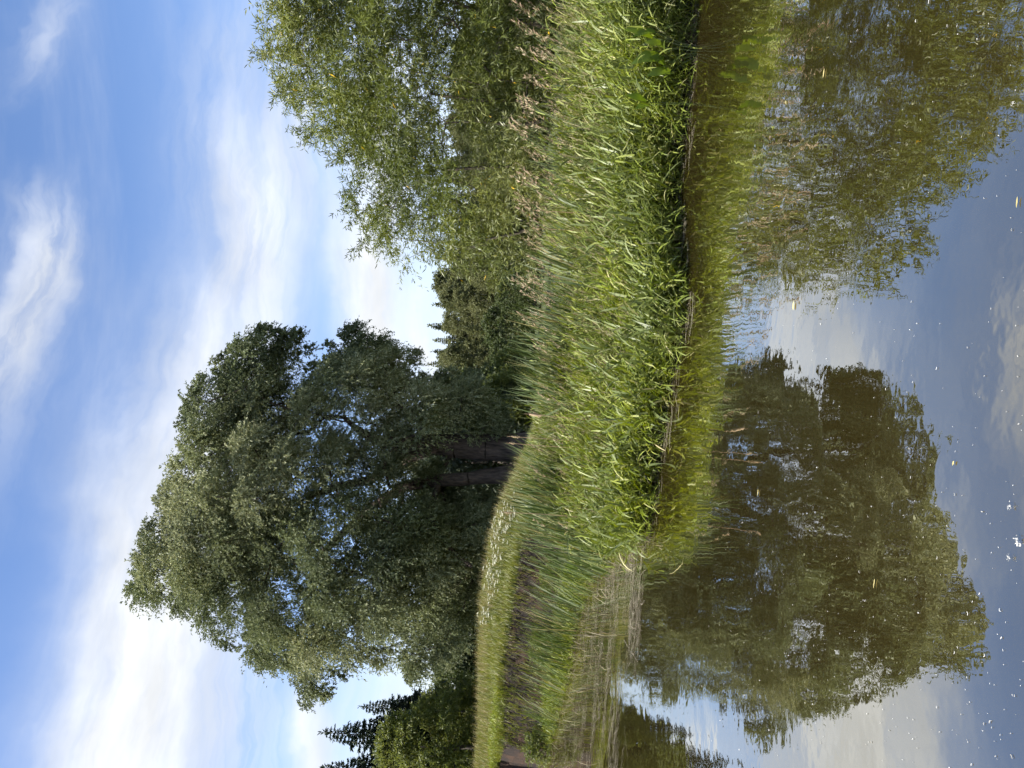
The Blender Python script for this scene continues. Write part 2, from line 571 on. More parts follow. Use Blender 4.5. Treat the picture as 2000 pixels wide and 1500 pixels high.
root = empty('willow_tree', tuple((t1b + t2b) / 2 + np.array([0, 0, 0.3])), 'tallest tree, a broad grey-green willow with two dark trunks on the far bank', 'tree')
ro = np.array(root.location)


def tpx(lst, d0=WD):
    return [P(np.array(float(a)), np.array(float(b_)), d0 + dd) for a, b_, dd in lst]


nodes = [t1b] + tpx([(950, 873, 0), (890, 872, 0.1), (850, 868, 0.2), (790, 872, 0.3), (740, 862, 0.3), (712, 848, 0.2), (694, 836, 0.0), (672, 815, -0.2)])
par = [-1, 0, 1, 2, 3, 4, 5, 6, 7]
rm = {0: 0.72, 1: 0.62, 2: 0.56, 3: 0.5, 4: 0.42, 5: 0.26, 6: 0.2, 7: 0.15, 8: 0.1}
s = len(nodes)
nodes += tpx([(780, 900, 1.4), (722, 938, 2.0), (660, 950, 2.4), (600, 972, 2.2)])
par += [3, s, s + 1, s + 2]; rm.update({s: 0.3, s + 1: 0.24, s + 2: 0.19, s + 3: 0.14})
s = len(nodes)
nodes += [t2b] + tpx([(965, 928, -0.6), (915, 934, -0.7), (860, 938, -0.6), (790, 950, 0.6), (725, 992, 1.2), (662, 1048, 1.6), (604, 1108, 1.2), (556, 1088, 1.4), (510, 1066, 1.2)])
par += [-1] + list(range(s, s + 9)); rm.update({s: 0.5, s + 1: 0.36, s + 2: 0.3, s + 3: 0.29, s + 4: 0.25, s + 5: 0.21, s + 6: 0.18, s + 7: 0.16, s + 8: 0.12, s + 9: 0.1})
q = len(nodes)
nodes += tpx([(868, 912, -0.3)]); par += [2]; rm[q] = 0.10
nodes += tpx([(838, 1000, -1.2), (868, 1062, -1.8), (922, 1108, -2.2)]); par += [s + 3, q + 1, q + 2]; rm[q + 1] = 0.13; rm[q + 2] = 0.1; rm[q + 3] = 0.07
br = skeleton(nodes, par, pts, 1.3, r_tip=0.022, r_min=rm)
Vb, Fb, Rb = cat(br)
low_ = np.clip((6.5 - Vb[:, 2]) / 4, 0, 1)[:, None]
Vb = Vb + low_ * 0.09 * np.stack([vnoise(Vb[:, 1] * 3, Vb[:, 2], 0.7, 61), vnoise(Vb[:, 0] * 3, Vb[:, 2], 0.7, 62), 0 * Vb[:, 0]], -1)
trunk = link_obj('trunk', mesh_np('willow_trunk', Vb - ro, Fb, smooth=True), root, m_bark)
V, F, Rn = lv
crown = link_obj('crown', mesh_np('willow_crown', V - ro, F, Rn), root, m_willow)
print('willow', len(pts), len(rim), 'leaves', len(F))

# ------------------------------------------------------------------ narrow-leaved willow bush on the right
m_osier = leaf_mat('narrow_willow_leaf', [(0.0, (0.052, 0.072, 0.018)), (0.45, (0.100, 0.124, 0.030)), (0.85, (0.165, 0.182, 0.060)), (0.985, (0.23, 0.24, 0.12)), (1.0, (0.6, 0.42, 0.05))],
                   trans=0.34, gloss=0.04, rough=0.45, noise_scale=0.8)
BD = 14.0
poly_b = np.array([(505, -420), (515, -200), (530, -60), (528, 30), (545, 75), (525, 95), (540, 150), (548, 195), (565, 245), (598, 262), (604, 300), (640, 292),
                   (655, 300), (680, 335), (672, 385), (690, 408), (682, 440), (702, 468), (742, 480), (776, 522), (812, 500), (838, 520), (868, 500),
                   (905, 505), (940, 545), (985, 545), (1035, 530), (1085, 500), (1120, 480), (1130, 0), (1130, -420)], float)
pts_b, ed_b = crown_points(poly_b, BD, 400, 2.3, 0.10, 0.36, [(740, 55, 16), (830, 250, 14), (745, 355, 12)], shell=0.7, kk=0.9)
rim_b, edr_b = crown_points(poly_b, BD, 150, 0.8, 0.05, 0.2, shell=1.0, kk=0.6)
k = edr_b < 0.32
rim_b = rim_b[k]
cen = np.concatenate([pts_b, rim_b])
isr = np.arange(len(cen)) >= len(pts_b)
rad = np.where(isr, 0.2, np.clip(np.concatenate([ed_b, np.zeros(len(rim_b))]) * 0.7, 0.2, 0.5))
outw = norm(cen - np.array([4.8, BD + 0.3, 1.0]))
outw[:, 2] += 0.25
per = np.where(isr, 190, 500 * (rad / 0.4) ** 1.2).astype(int)
tone = np.clip(0.45 + 0.8 * vnoise(cen[:, 0], cen[:, 2], 1.2, 13) + rng.normal(0, .15, len(cen)), 0, 0.97)
lv = clump_leaves(cen, rad, per, 1.4, 0.115, 0.0172, droop=0.28, tw_leaves=18, up_bias=0.2, outward=outw, tone=tone, spread=0.7)
V, F, Rn = lv
yl = rng.random(len(F)) < 0.0012
Rn = np.where(yl, 1.0, np.minimum(Rn, 0.97))
bx0 = np.array([4.9, 14.2, 0]); bx0[2] = ground(bx0[0], bx0[1])
root = empty('willow_bush', tuple(bx0), 'narrow-leaved willow bush filling the upper right edge behind the tall grass', 'bush')
link_obj('foliage', mesh_np('bush_foliage', V - bx0, F, Rn), root, m_osier)
nodes, par, rm = [np.array([5.1, 14.1, float(ground(5.1, 14.1)) - 0.1])], [-1], {0: 0.07}
for i, (xx, yy, hx, hy, hz) in enumerate([(3.6, 14.0, 2.7, 13.8, 2.6), (4.5, 14.3, 4.0, 14.2, 3.5), (5.3, 14.4, 5.5, 14.1, 3.9), (6.4, 14.3, 7.3, 14.1, 3.7), (4.9, 13.7, 4.7, 13.1, 2.8), (7.7, 14.4, 8.8, 14.2, 3.3)]):
    z0 = float(ground(xx, yy)) - 0.1
    k0 = len(nodes)
    for j in range(5):
        f = j / 4
        nodes.append(np.array([xx + (hx - xx) * f + rng.normal(0, .05), yy + (hy - yy) * f + rng.normal(0, .05), z0 + (hz - z0) * f]))
        par.append(0 if j == 0 else k0 + j - 1); rm[k0 + j] = 0.06 - 0.009 * j
br = skeleton(nodes, par, cen, 0.4, r_tip=0.0045, r_min=rm)
Vb, Fb, Rb = cat(br)
m_twig = bark_mat('bush_bark', (0.04, 0.032, 0.022), (0.12, 0.10, 0.065), 14)
link_obj('stem', mesh_np('bush_stem', Vb - bx0, Fb, smooth=True), root, m_twig)
print('bush leaves', len(F))

# ------------------------------------------------------------------ background trees
m_leaf_dark = leaf_mat('dark_shrub_leaf', [(0, (0.036, 0.052, 0.014)), (0.5, (0.06, 0.082, 0.024)), (1, (0.105, 0.125, 0.042))], trans=0.3)
m_leaf_fresh = leaf_mat('fresh_leaf', [(0, (0.08, 0.105, 0.024)), (0.5, (0.14, 0.17, 0.042)), (1, (0.22, 0.24, 0.08))], trans=0.42)
m_leaf_grey = leaf_mat('grey_shrub_leaf', [(0, (0.06, 0.08, 0.045)), (0.5, (0.09, 0.115, 0.07)), (1, (0.14, 0.165, 0.11))], trans=0.3)
m_spruce = leaf_mat('spruce_needles', [(0, (0.016, 0.028, 0.014)), (0.5, (0.026, 0.042, 0.022)), (1, (0.05, 0.066, 0.036))], trans=0.08, gloss=0.03)
m_forest = leaf_mat('forest_leaf', [(0, (0.075, 0.088, 0.032)), (0.5, (0.13, 0.142, 0.052)), (1, (0.20, 0.205, 0.088))], trans=0.28)
m_trunk = bark_mat('grey_bark', (0.03, 0.025, 0.02), (0.09, 0.075, 0.06), 4)


def leafy_proto(name, h, w, ncl, per, ll, lw, mat, trunk_mat, low=0.15, label='', cat_='tree', seed=0, shape=1.0, rmin=0.1, part='crown'):
    """rounded leafy crown of many clumps; base at z=0"""
    u = rng.uniform(0, 1, ncl); a = rng.uniform(0, 2 * PI, ncl)
    z = h * (low + (0.97 - low) * u ** 0.85)
    f = (z / h - low) / (1 - low)
    prof = np.sin(PI * np.clip(f * 0.86 + 0.14, 0, 1)) ** (0.65 * shape)
    rr = w / 2 * prof * rng.uniform(0.35, 1, ncl) ** 0.5
    cen = np.stack([rr * np.cos(a), rr * np.sin(a), z], -1)
    cr = np.clip(rng.uniform(0.10, 0.2, ncl) * w, 0.12, 2.0)
    outw = norm(cen - np.array([0, 0, h * 0.35]))
    V, F, Rn = clump_leaves(cen, np.ones(ncl) * cr, np.full(ncl, per), 0.7, ll, lw, droop=0.3, tw_leaves=10, up_bias=0.15, outward=outw, spread=0.6)
    r = empty(name, (0, 0, -50), label, cat_)
    link_obj(part, mesh_np(name + '_' + part, V, F, Rn), r, mat)
    nodes = [np.array([0, 0, -0.4]), np.array([0.03 * h, 0, h * 0.2]), np.array([0, 0.02 * h, h * 0.45]), np.array([0.01, 0, h * 0.75])]
    br = skeleton(nodes, [-1, 0, 1, 2], cen[:: max(1, ncl // 30)], h / 8, r_tip=0.012 * h / 5, r_min={0: h * rmin * 0.3, 1: h * 0.02, 2: h * 0.015})
    Vb, Fb, Rb = cat(br)
    link_obj('trunk', mesh_np(name + '_trunk', Vb, Fb, smooth=True), r, trunk_mat)
    return r


def spruce_proto(name, h, w, whorls, fine, label='', mat=None, big=1.0):
    parts = []
    for i in range(whorls):
        f = (i + 0.5) / whorls
        z = h * (0.06 + 0.92 * f)
        L = w / 2 * (1 - f) ** 0.85 * rng.uniform(0.7, 1.12) + 0.05 * w * (1 - f) + 0.12
        nb = max(4, int(9 * (1 - f) + 4))
        a0 = rng.uniform(0, 2 * PI)
        for b_ in range(nb):
            a = a0 + 2 * PI * b_ / nb + rng.normal(0, 0.25)
            Lb = L * rng.uniform(0.7, 1.15)
            m = max(14, int(fine * Lb))
            tt = rng.uniform(0.08, 1, m)
            sagz = -0.32 * Lb * tt + 0.22 * Lb * tt ** 2
            pos = np.stack([np.cos(a) * Lb * tt, np.sin(a) * Lb * tt, z + sagz], -1)
            d = np.stack([np.cos(a) * np.ones(m), np.sin(a) * np.ones(m), np.full(m, -0.15)], -1) + rng.normal(0, 0.55, (m, 3))
            d[:, 2] -= 0.35
            parts.append(leaves(pos, norm(d), big * rng.uniform(0.25, 0.5, m) * (0.4 + Lb * 0.25), big * rng.uniform(0.06, 0.12, m) * (0.6 + Lb * 0.3), rng.uniform(0, 1, m)))
    # leader
    m = 24
    tt = rng.uniform(0, 1, m)
    pos = np.stack([0 * tt, 0 * tt, h * (0.93 + 0.07 * tt)], -1)
    parts.append(leaves(pos, norm(rng.normal(0, .6, (m, 3)) + np.array([0, 0, 0.8])), 0.03 * h, 0.008 * h, rng.uniform(0, 1, m)))
    V, F, Rn = cat(parts)
    r = empty(name, (0, 0, -50), label, 'tree')
    link_obj('crown', mesh_np(name + '_crown', V, F, Rn), r, mat or m_spruce)
    Vb, Fb, Rb = tube([(0, 0, -0.4), (0, 0, h * 0.5), (0, 0, h * 0.99)], [h * 0.016, h * 0.01, 0.01], 6)
    link_obj('trunk', mesh_np(name + '_trunk', Vb, Fb, smooth=True), r, m_trunk)
    return r


def place(proto, used, px, py, y, h_ref, h, label=None, group=None, rz=None, cat_=None):
    """stand a copy of proto (height h_ref) at the photo column py, depth y"""
    x = P(np.array(float(px)), np.array(float(py)), y)[0]
    z = float(ground(x, y))
    s_ = h / h_ref
    rz = rng.uniform(0, 2 * PI) if rz is None else rz
    if proto.name in used:
        o = dup(proto, (x, y, z), rz, s_)
    else:
        o = proto; used.add(proto.name); o.location = (x, y, z); o.rotation_euler = (0, 0, rz); o.scale = (s_, s_, s_)
    if label: o['label'] = label
    if group: o['group'] = group
    if cat_: o['category'] = cat_
    return o


used = set()
# the far wood behind the reeds and the bush: every tree a thing of its own
fsp = [spruce_proto('forest_spruce', 16, 6.2, 46, 44, big=1.7, mat=m_forest if i > 0 else m_spruce) for i in range(3)]
flf = [leafy_proto('forest_tree', 14, 6.0, 90, 520, 0.21, 0.095, m_forest, m_trunk, low=0.12) for i in range(4)]
# photo column -> height of the treetops in photo px above the horizon
for row, (yd, step, n_) in enumerate([(128, 2.9, 44), (118, 3.3, 38), (108, 3.8, 32)]):
    for i in range(n_):
        x = -34 + i * step * (1.0 if row else 0.95) + rng.normal(0, 0.7)
        if x > 84: continue
        hor_row = 14.9 + 0.4 * math.sin(x * 0.13 + 1) if row == 0 else (14.6 if row == 1 else 12.2)
        hh = (hor_row + rng.normal(0, 0.45)) * yd / 112
        if x < -20: hh *= 0.55
        spr = rng.random() < (0.85 if row == 0 else 0.4 if row == 1 else 0.1)
        pr = fsp[rng.integers(3)] if spr else flf[rng.integers(4)]
        x_, y_ = x, yd + rng.normal(0, 2)
        z = float(ground(x_, y_))
        s_ = hh / (16 if spr else 14)
        if pr.name in used:
            o = dup(pr, (x_, y_, z), rng.uniform(0, 6.28), s_)
        else:
            o = pr; used.add(pr.name); o.location = (x_, y_, z); o.scale = (s_,) * 3
        put(o, 'dark conifer in the far wood beyond the reeds' if spr else 'leafy tree in the far wood beyond the reeds', 'tree', 'conifers of the far wood' if spr else 'leafy trees of the far wood')

# shrubs between the willow and the wood, and under the willow crown
shr = [leafy_proto('shrub', 4, 4.6, 60, 260, 0.20, 0.075, m_leaf_dark, m_trunk, low=0.03, cat_='shrub', part='foliage') for i in range(2)]
shg = [leafy_proto('shrub', 4, 4.2, 60, 260, 0.18, 0.07, m_leaf_grey, m_trunk, low=0.03, cat_='shrub', part='foliage')]
shf = [leafy_proto('shrub', 4, 4.4, 60, 260, 0.17, 0.075, m_leaf_fresh, m_trunk, low=0.03, cat_='shrub', part='foliage')]
SH = [  # proto, py, depth, height, label
    (shr[0], 700, 60, 3.6, 'dark green shrub in front of the far wood, right of the willow crown', ),
    (shr[1], 640, 66, 4.6, 'large dark shrub with an uneven top before the middle of the far wood'),
    (shr[0], 575, 62, 3.6, 'dark shrub before the far wood, just left of the willow bush'),
    (shr[1], 520, 70, 3.8, 'dark shrub half hidden behind the leftmost twigs of the willow bush'),
    (shf[0], 770, 46, 3.2, 'fresh green shrub standing low beside the right-hand lower branches of the willow'),
    (shf[0], 715, 52, 3.0, 'fresh green shrub in front of the dark shrubs beside the willow'),
    (shg[0], 906, 44, 5.6, 'pale grey-green shrub seen through the gap between the two willow trunks'),
    (shr[0], 985, 46, 5.0, 'dark shrub in the shade left of the willow trunks'),
    (shf[0], 1045, 50, 4.4, 'green shrub beneath the middle of the willow crown, behind the white flowers'),
    (shr[1], 1110, 48, 5.0, 'dark shrub under the overhanging left half of the willow'),
    (shg[0], 1175, 52, 5.2, 'grey-green shrub behind the lowest left branches of the willow'),
    (shr[0], 1235, 50, 4.6, 'dark shrub at the left end of the willow crown'),
    (shr[1], 1290, 62, 5.2, 'dark shrub in the gap between the willow and the left-hand trees'),
    (shr[0], 1335, 56, 4.4, 'dark shrub right of the yellow-green tree at the left edge'),
    (shr[1], 840, 50, 6.0, 'dark shrub behind the right-hand willow trunk'),
    (shr[0], 800, 54, 6.0, 'tall dark shrub behind the right-hand lower branches of the willow'),
]
for pr, py, yd, h_, lb in SH:
    place(pr, used, 1000, py, yd, 4, h_, lb, cat_='shrub')

# left edge: a yellow-green tree and spruces
m_birch = leaf_mat('birch_leaf', [(0, (0.09, 0.115, 0.028)), (0.5, (0.15, 0.178, 0.046)), (1, (0.24, 0.255, 0.085))], trans=0.42)
lt = leafy_proto('birch_tree', 6, 4.8, 120, 330, 0.15, 0.075, m_birch, m_trunk, low=0.04)
place(lt, used, 930, 1466, 38, 6, 5.4, 'yellow-green leafy tree at the left edge in front of the spruces', cat_='tree')
lt2 = leafy_proto('leafy_tree', 5, 4.2, 80, 280, 0.15, 0.075, m_birch, m_trunk, low=0.04)
place(lt2, used, 930, 1392, 41, 5, 3.9, 'low yellow-green tree between the left spruces and the dark shrubs', cat_='tree')
ls = [spruce_proto('spruce_tree', 10, 4.9, 42, 75) for i in range(3)]
place(ls[0], used, 900, 1452, 44, 10, 10.1, 'tallest dark spruce, behind the yellow-green tree at the left edge', rz=0.3)
place(ls[1], used, 900, 1396, 47, 10, 8.5, 'slim dark spruce nearest the willow, right of the tallest spruce', rz=1.1)
place(ls[2], used, 900, 1520, 42, 10, 9.4, 'dark spruce cut by the left edge of the view', rz=2.1)

# ------------------------------------------------------------------ grass on the far bank
m_bank = leaf_mat('bank_grass', [(0, (0.10, 0.125, 0.025)), (0.5, (0.15, 0.175, 0.035)), (0.9, (0.22, 0.225, 0.07)), (1, (0.32, 0.28, 0.14))], trans=0.4, gloss=0.04)
n = 70000
x = rng.uniform(-19, 1.5, n); yy = y_cliff(x) + 0.05 + rng.uniform(0, 1, n) ** 1.3 * 8.0
z = ground(x, yy)
h_ = rng.uniform(0.14, 0.36, n) * (1 + 0.3 * vnoise(x, yy, 1.0, 4)) + 0.16 * np.clip((yy - y_cliff(x)) / 6, 0, 1)
C, W = arc_blades(np.stack([x, yy, z - 0.02], -1), rng.normal(0, 0.9, n), rng.uniform(0.02, 0.35, n), rng.uniform(0.1, 0.9, n), h_, rng.uniform(0.006, 0.011, n), k=4)
V, F, Rn = strips(C, W, rng.uniform(0, 1, n))
put(link_obj('bank_grass', mesh_np('bank_grass', V, F, Rn), None, m_bank), 'sunlit short grass on top of the far bank', 'grass', kind='stuff')

n = 6000
x = rng.uniform(-19, -2.5, n); yy = y_cliff(x) + 2.5 + rng.uniform(0, 1, n) * 6.0
z = ground(x, yy)
C, W = arc_blades(np.stack([x, yy, z - 0.02], -1), rng.normal(0, 0.9, n), rng.uniform(0.02, 0.3, n), rng.uniform(0.1, 0.7, n), rng.uniform(0.3, 0.72, n), rng.uniform(0.005, 0.009, n), k=5)
V, F, Rn = strips(C, W, rng.uniform(0, 1, n))
m_btop = leaf_mat('bank_seed_grass', [(0, (0.13, 0.14, 0.04)), (0.5, (0.22, 0.20, 0.08)), (1, (0.36, 0.30, 0.17))], trans=0.35, gloss=0.02)
put(link_obj('bank_seed_grass', mesh_np('bank_seed_grass', V, F, Rn), None, m_btop), 'taller buff seeding grass on the crest of the far bank', 'grass', kind='stuff')

# turf hanging over the soil edge and dead roots
n = 3200
x = rng.uniform(-19, -2.6, n); yy = y_cliff(x) + rng.uniform(-0.05, 0.3, n)
z = ground(x, yy)
C, W = arc_blades(np.stack([x, yy, z], -1), rng.normal(-PI / 2 - .2, 0.5, n), rng.uniform(0.8, 1.6, n), rng.uniform(0.4, 1.3, n), rng.uniform(0.12, 0.34, n), rng.uniform(0.004, 0.008, n), k=4)
m_straw = leaf_mat('dead_straw', [(0, (0.06, 0.042, 0.02)), (0.5, (0.15, 0.115, 0.055)), (1, (0.36, 0.32, 0.18))], trans=0.2, gloss=0.04)
m_root = leaf_mat('dead_roots', [(0, (0.015, 0.01, 0.007)), (0.6, (0.038, 0.026, 0.019)), (1, (0.11, 0.082, 0.06))], trans=0.05, gloss=0.02)
V, F, Rn = strips(C, W, rng.uniform(0, 1, n))
put(link_obj('hanging_roots', mesh_np('hanging_roots', V, F, Rn), None, m_root), 'grey dead roots and stalks hanging over the soil edge', 'roots', kind='stuff')

# ------------------------------------------------------------------ white flowers on the bank
m_stem = leaf_mat('green_stem', [(0, (0.08, 0.11, 0.03)), (1, (0.13, 0.16, 0.05))], trans=0.2)
m_white = leaf_mat('white_petals', [(0, (0.36, 0.37, 0.24)), (1, (0.58, 0.58, 0.45))], trans=0.3, gloss=0.02)


def flower_proto():
    r = empty('white_flower', (0, 0, -50), 'white-headed meadow flower among many on the far bank below the willow', 'flower', 'white flowers on the far bank')
    parts, fl = [], []
    L = rng.uniform(0.38, 0.6)
    top = np.array([rng.normal(0, .05), rng.normal(0, .05), L])
    parts.append(tube([(0, 0, -0.03), top * [0.4, 0.4, 0.55], top], [0.006, 0.005, 0.004], 4))
    nb = 18
    ang = np.linspace(0, 2 * PI, nb, endpoint=False)
    rr = np.where(np.arange(nb) % 2 == 0, 0.075, 0.03) * rng.uniform(0.7, 1.2, nb)
    rim_ = top + np.stack([rr * np.cos(ang), rr * np.sin(ang), rng.normal(-0.005, 0.012, nb)], -1)
    Vh = np.concatenate([top[None] + [[0, 0, 0.012]], rim_])
    Fh = np.array([[0, 1 + j, 1 + (j + 1) % nb] for j in range(nb)])
    fl.append((Vh, Fh, rng.uniform(0, 1, nb)))
    V, F, Rn = cat(parts); link_obj('stem', mesh_np('flower_stem', V, F, Rn), r, m_stem)
    V, F, Rn = cat(fl); link_obj('flower_head', mesh_np('flower_head', V, F, Rn), r, m_white)
    return r


fps = [flower_proto() for i in range(4)]
spots = []
for i in range(170):
    py = rng.choice([1005, 1045, 1090, 1140, 1200]) + rng.normal(0, 16)
    u_ = rng.uniform(0, 1)
    d_ = y_cliff(P(np.array(1000.), np.array(py), 23.)[0]) + 0.8 + u_ * 3.6
    x = P(np.array(1000.), np.array(py), d_)[0]
    spots.append((x, d_))
for i, (x, yd) in enumerate(spots):
    pr = fps[i % 4]
    loc = (x, yd, float(ground(x, yd)))
    if i < 4:
        pr.location = loc; pr.rotation_euler = (0, 0, rng.uniform(0, 6))
    else:
        dup(pr, loc, rng.uniform(0, 6), rng.uniform(0.8, 1.25))

# shrubs on the soil face
m_small = m_leaf_fresh
sp = leafy_proto('soil_shrub', 1, 1.1, 26, 130, 0.075, 0.045, m_leaf_fresh, m_trunk, low=0.05, cat_='shrub', part='foliage')
for j, (px, py, d_, h_, lb) in enumerate([(1040, 1448, 23.6, 0.95, 'small leafy green shrub on the bare soil at the left edge'),
                                          (1030, 1275, 21.6, 0.7, 'low green shrub on the soil face behind the leaning reed leaves'),
                                          (1045, 1135, 20.6, 0.6, 'small green shrub at the foot of the soil below the white flowers')]):
    x = P(np.array(float(px)), np.array(float(py)), d_)[0]
    d_ = float(y_cliff(x)) - 0.35
    loc = (x, d_, float(ground(x, d_)) - 0.05)
    if j == 0:
        sp.location = loc; sp.scale = (h_,) * 3; o = sp
    else:
        o = dup(sp, loc, j * 2.0, h_)
    o['label'] = lb

# ------------------------------------------------------------------ near shore vegetation
m_reed = leaf_mat('reed_grass', [(0, (0.065, 0.098, 0.018)), (0.35, (0.13, 0.172, 0.032)), (0.72, (0.21, 0.245, 0.065)), (0.90, (0.31, 0.32, 0.14)), (1, (0.46, 0.41, 0.23))],
                  trans=0.32, gloss=0.03, rough=0.45, tboost=1.25, noise_scale=1.1)


def shoots(base, height, lean, az, nleaf, ll, lw, tilt=(0.5, 1.3)):
    """grass shoots: a leaning stem with alternate arching leaves"""
    n = len(base)
    k = 5
    tt = np.linspace(0, 1, k)
    curl = rng.uniform(0.0, 0.35, n)
    C, W = arc_blades(base, az, lean, curl, height, np.full(n, 0.0028), k=k, taper=False)
    Vs = strips(C, W, rng.uniform(0.2, 0.6, n))
    f = np.linspace(0.24, 1.0, nleaf)[None, :] + rng.normal(0, 0.04, (n, nleaf))
    f = np.clip(f, 0.1, 1.0)
    g_ = f * (k - 1); i0 = np.clip(g_.astype(int), 0, k - 2); fr = (g_ - i0)[..., None]
    ar = np.arange(n)[:, None]
    lb = (C[ar, i0] * (1 - fr) + C[ar, i0 + 1] * fr).reshape(-1, 3)
    m = n * nleaf
    # leaves to all sides, biased downwind (+x)
    la = np.repeat(az, nleaf) + rng.normal(0, 1.25, m)
    l0 = rng.uniform(tilt[0], tilt[1], m) * np.repeat(np.ones(n), nleaf)
    l0 = l0 * np.where((f.ravel() > 0.95), 0.5, 1)
    LL = rng.uniform(0.6, 1.25, m) * ll
    C2, W2 = arc_blades(lb, la, l0, rng.uniform(0.2, 1.4, m), LL, rng.uniform(0.7, 1.2, m) * lw, k=5)
    tone = np.clip(np.repeat(rng.uniform(0, 1, n), nleaf) * 0.4 + rng.uniform(0, 0.6, m), 0, 1)
    return cat([Vs, strips(C2, W2, tone)])


def shore_band(n, d0, d1, x0=-3.2, x1=9.5, pw=1.0):
    x = rng.uniform(x0, x1, n)
    dd = d0 + (d1 - d0) * rng.uniform(0, 1, n) ** pw
    yy = y_water(x) + dd
    return x, yy, dd


# the sward is low at the water and rises behind: its top as seen mirrored in the water
def sward_top(x, y):
    r = np.interp(x, [-2.3, -1.6, -0.5, 1, 2.2, 3.5, 6], [0.222, 0.228, 0.236, 0.238, 0.250, 0.282, 0.310])
    return r * y - 1.66


def sward_h(x, y):
    cap = np.interp(x, [-2.3, -1, 1, 3, 6], [0.95, 1.05, 1.05, 1.15, 1.2])
    return np.clip(sward_top(x, y) - ground(x, y), 0.17, cap)


n = 14500
x, yy, dd = shore_band(n, -0.24, 4.6, x0=-2.25)
kp = rng.random(n) < 0.70 + 0.5 * vnoise(x, yy * 1.3, 0.55, 41) + np.clip(0.5 - dd, 0, 0.4)
x, yy, dd = x[kp], yy[kp], dd[kp]; n = len(x)
h_ = sward_h(x, yy) * (1 + 0.30 * vnoise(x, yy, 0.55, 42)) * rng.uniform(0.6, 1.15, n)
z = np.maximum(ground(x, yy), -0.10)
V, F, Rn = shoots(np.stack([x, yy, z], -1), h_, rng.uniform(0.05, 0.62, n), rng.normal(-0.25, 0.9, n), 7, 0.25, 0.0092, tilt=(0.45, 1.85))
put(link_obj('reed_grass', mesh_np('reed_grass', V, F, Rn), None, m_reed), 'dense bright green reed grass along the near edge of the far shore', 'grass', kind='stuff')
print('reed grass faces', len(F))
# broader grey-green leaves among them
n = 2000
x, yy, dd = shore_band(n, -0.1, 3.2, x0=-2.2, pw=1.5)
z = np.maximum(ground(x, yy), -0.12)
h_ = sward_h(x, yy) * rng.uniform(0.7, 1.25, n)
m_glauc = leaf_mat('grey_green_reed', [(0, (0.085, 0.115, 0.032)), (0.5, (0.155, 0.19, 0.062)), (0.9, (0.26, 0.29, 0.13)), (1, (0.44, 0.38, 0.2))], trans=0.30, gloss=0.035, rough=0.45)
V, F, Rn = shoots(np.stack([x, yy, z], -1), h_, rng.uniform(0.05, 0.7, n), rng.normal(-0.3, 1.0, n), 4, 0.30, 0.0135, tilt=(0.5, 1.9))
put(link_obj('broad_reed_grass', mesh_np('broad_reed_grass', V, F, Rn), None, m_glauc), 'broader grey-green grass leaves mixed through the reed grass', 'grass', kind='stuff')
# buff seed heads mixed into the top of the sward
n = 3000
x, yy, dd = shore_band(n, 0.6, 4.6, x0=-2.0)
z = ground(x, yy)
C, W = arc_blades(np.stack([x, yy, z], -1), rng.normal(-0.2, 0.6, n), rng.uniform(0.03, 0.35, n), rng.uniform(0.1, 0.6, n), sward_h(x, yy) * rng.uniform(0.85, 1.3, n), np.full(n, 0.0022), k=6, taper=False)
base_strips = strips(C, W, rng.uniform(0.5, 0.9, n))
m = 14
f = rng.uniform(0.86, 1.0, (n, m)); g_ = f * 5; i0 = np.clip(g_.astype(int), 0, 4); fr_ = (g_ - i0)[..., None]; ar = np.arange(n)[:, None]
p = (C[ar, i0] * (1 - fr_) + C[ar, i0 + 1] * fr_).reshape(-1, 3) + rng.normal(0, 0.006, (n * m, 3))
tgd = np.repeat(norm(C[:, -1] - C[:, -2]), m, 0)
hd = leaves(p, norm(tgd + rng.normal(0, 0.35, (n * m, 3))), rng.uniform(0.015, 0.035, n * m), 0.006, rng.uniform(0.25, 1, n * m))
m_seed = leaf_mat('grass_seed', [(0, (0.16, 0.15, 0.06)), (0.5, (0.30, 0.26, 0.13)), (1, (0.46, 0.40, 0.24))], trans=0.3, gloss=0.02)
V, F, Rn = cat([base_strips, hd])
put(link_obj('seeding_grass', mesh_np('seeding_grass', V, F, Rn), None, m_seed), 'buff seeding grass mixed through the top of the reed grass', 'grass', kind='stuff')

# low sward on the receding left shore
n = 5200
x = rng.uniform(-15, -1.9, n); yy = y_water(x) + rng.uniform(-0.25, 1.7, n)
z = np.maximum(ground(x, yy), -0.1)
V, F, Rn = shoots(np.stack([x, yy, z], -1), rng.uniform(0.10, 0.30, n), rng.uniform(0.05, 0.6, n), rng.normal(-0.25, 0.9, n), 5, 0.16, 0.009)
put(link_obj('shore_grass', mesh_np('shore_grass', V, F, Rn), None, m_reed), 'low green grass along the receding left shore', 'grass', kind='stuff')

# dead straw and stalks at the waterline
n = 7000
x, yy, dd = shore_band(n, -0.22, 0.6, x0=-2.3, pw=1.2)
kp = rng.random(n) < 0.5 + 0.75 * vnoise(x, yy * 0 + 2, 0.45, 71)
x, yy, dd = x[kp], yy[kp], dd[kp]; n = len(x)
z = np.maximum(ground(x, yy), -0.05)
C, W = arc_blades(np.stack([x, yy, z], -1), rng.uniform(0, 6.28, n), np.abs(rng.normal(0, 0.5, n)), rng.uniform(0, 0.8, n), rng.uniform(0.06, 0.30, n), rng.uniform(0.0015, 0.004, n), k=4)
V, F, Rn = strips(C, W, rng.uniform(0, 1, n))
put(link_obj('dead_stalks', mesh_np('dead_stalks', V, F, Rn), None, m_straw), 'brown dead stalks at the foot of the reed grass', 'straw', kind='stuff')

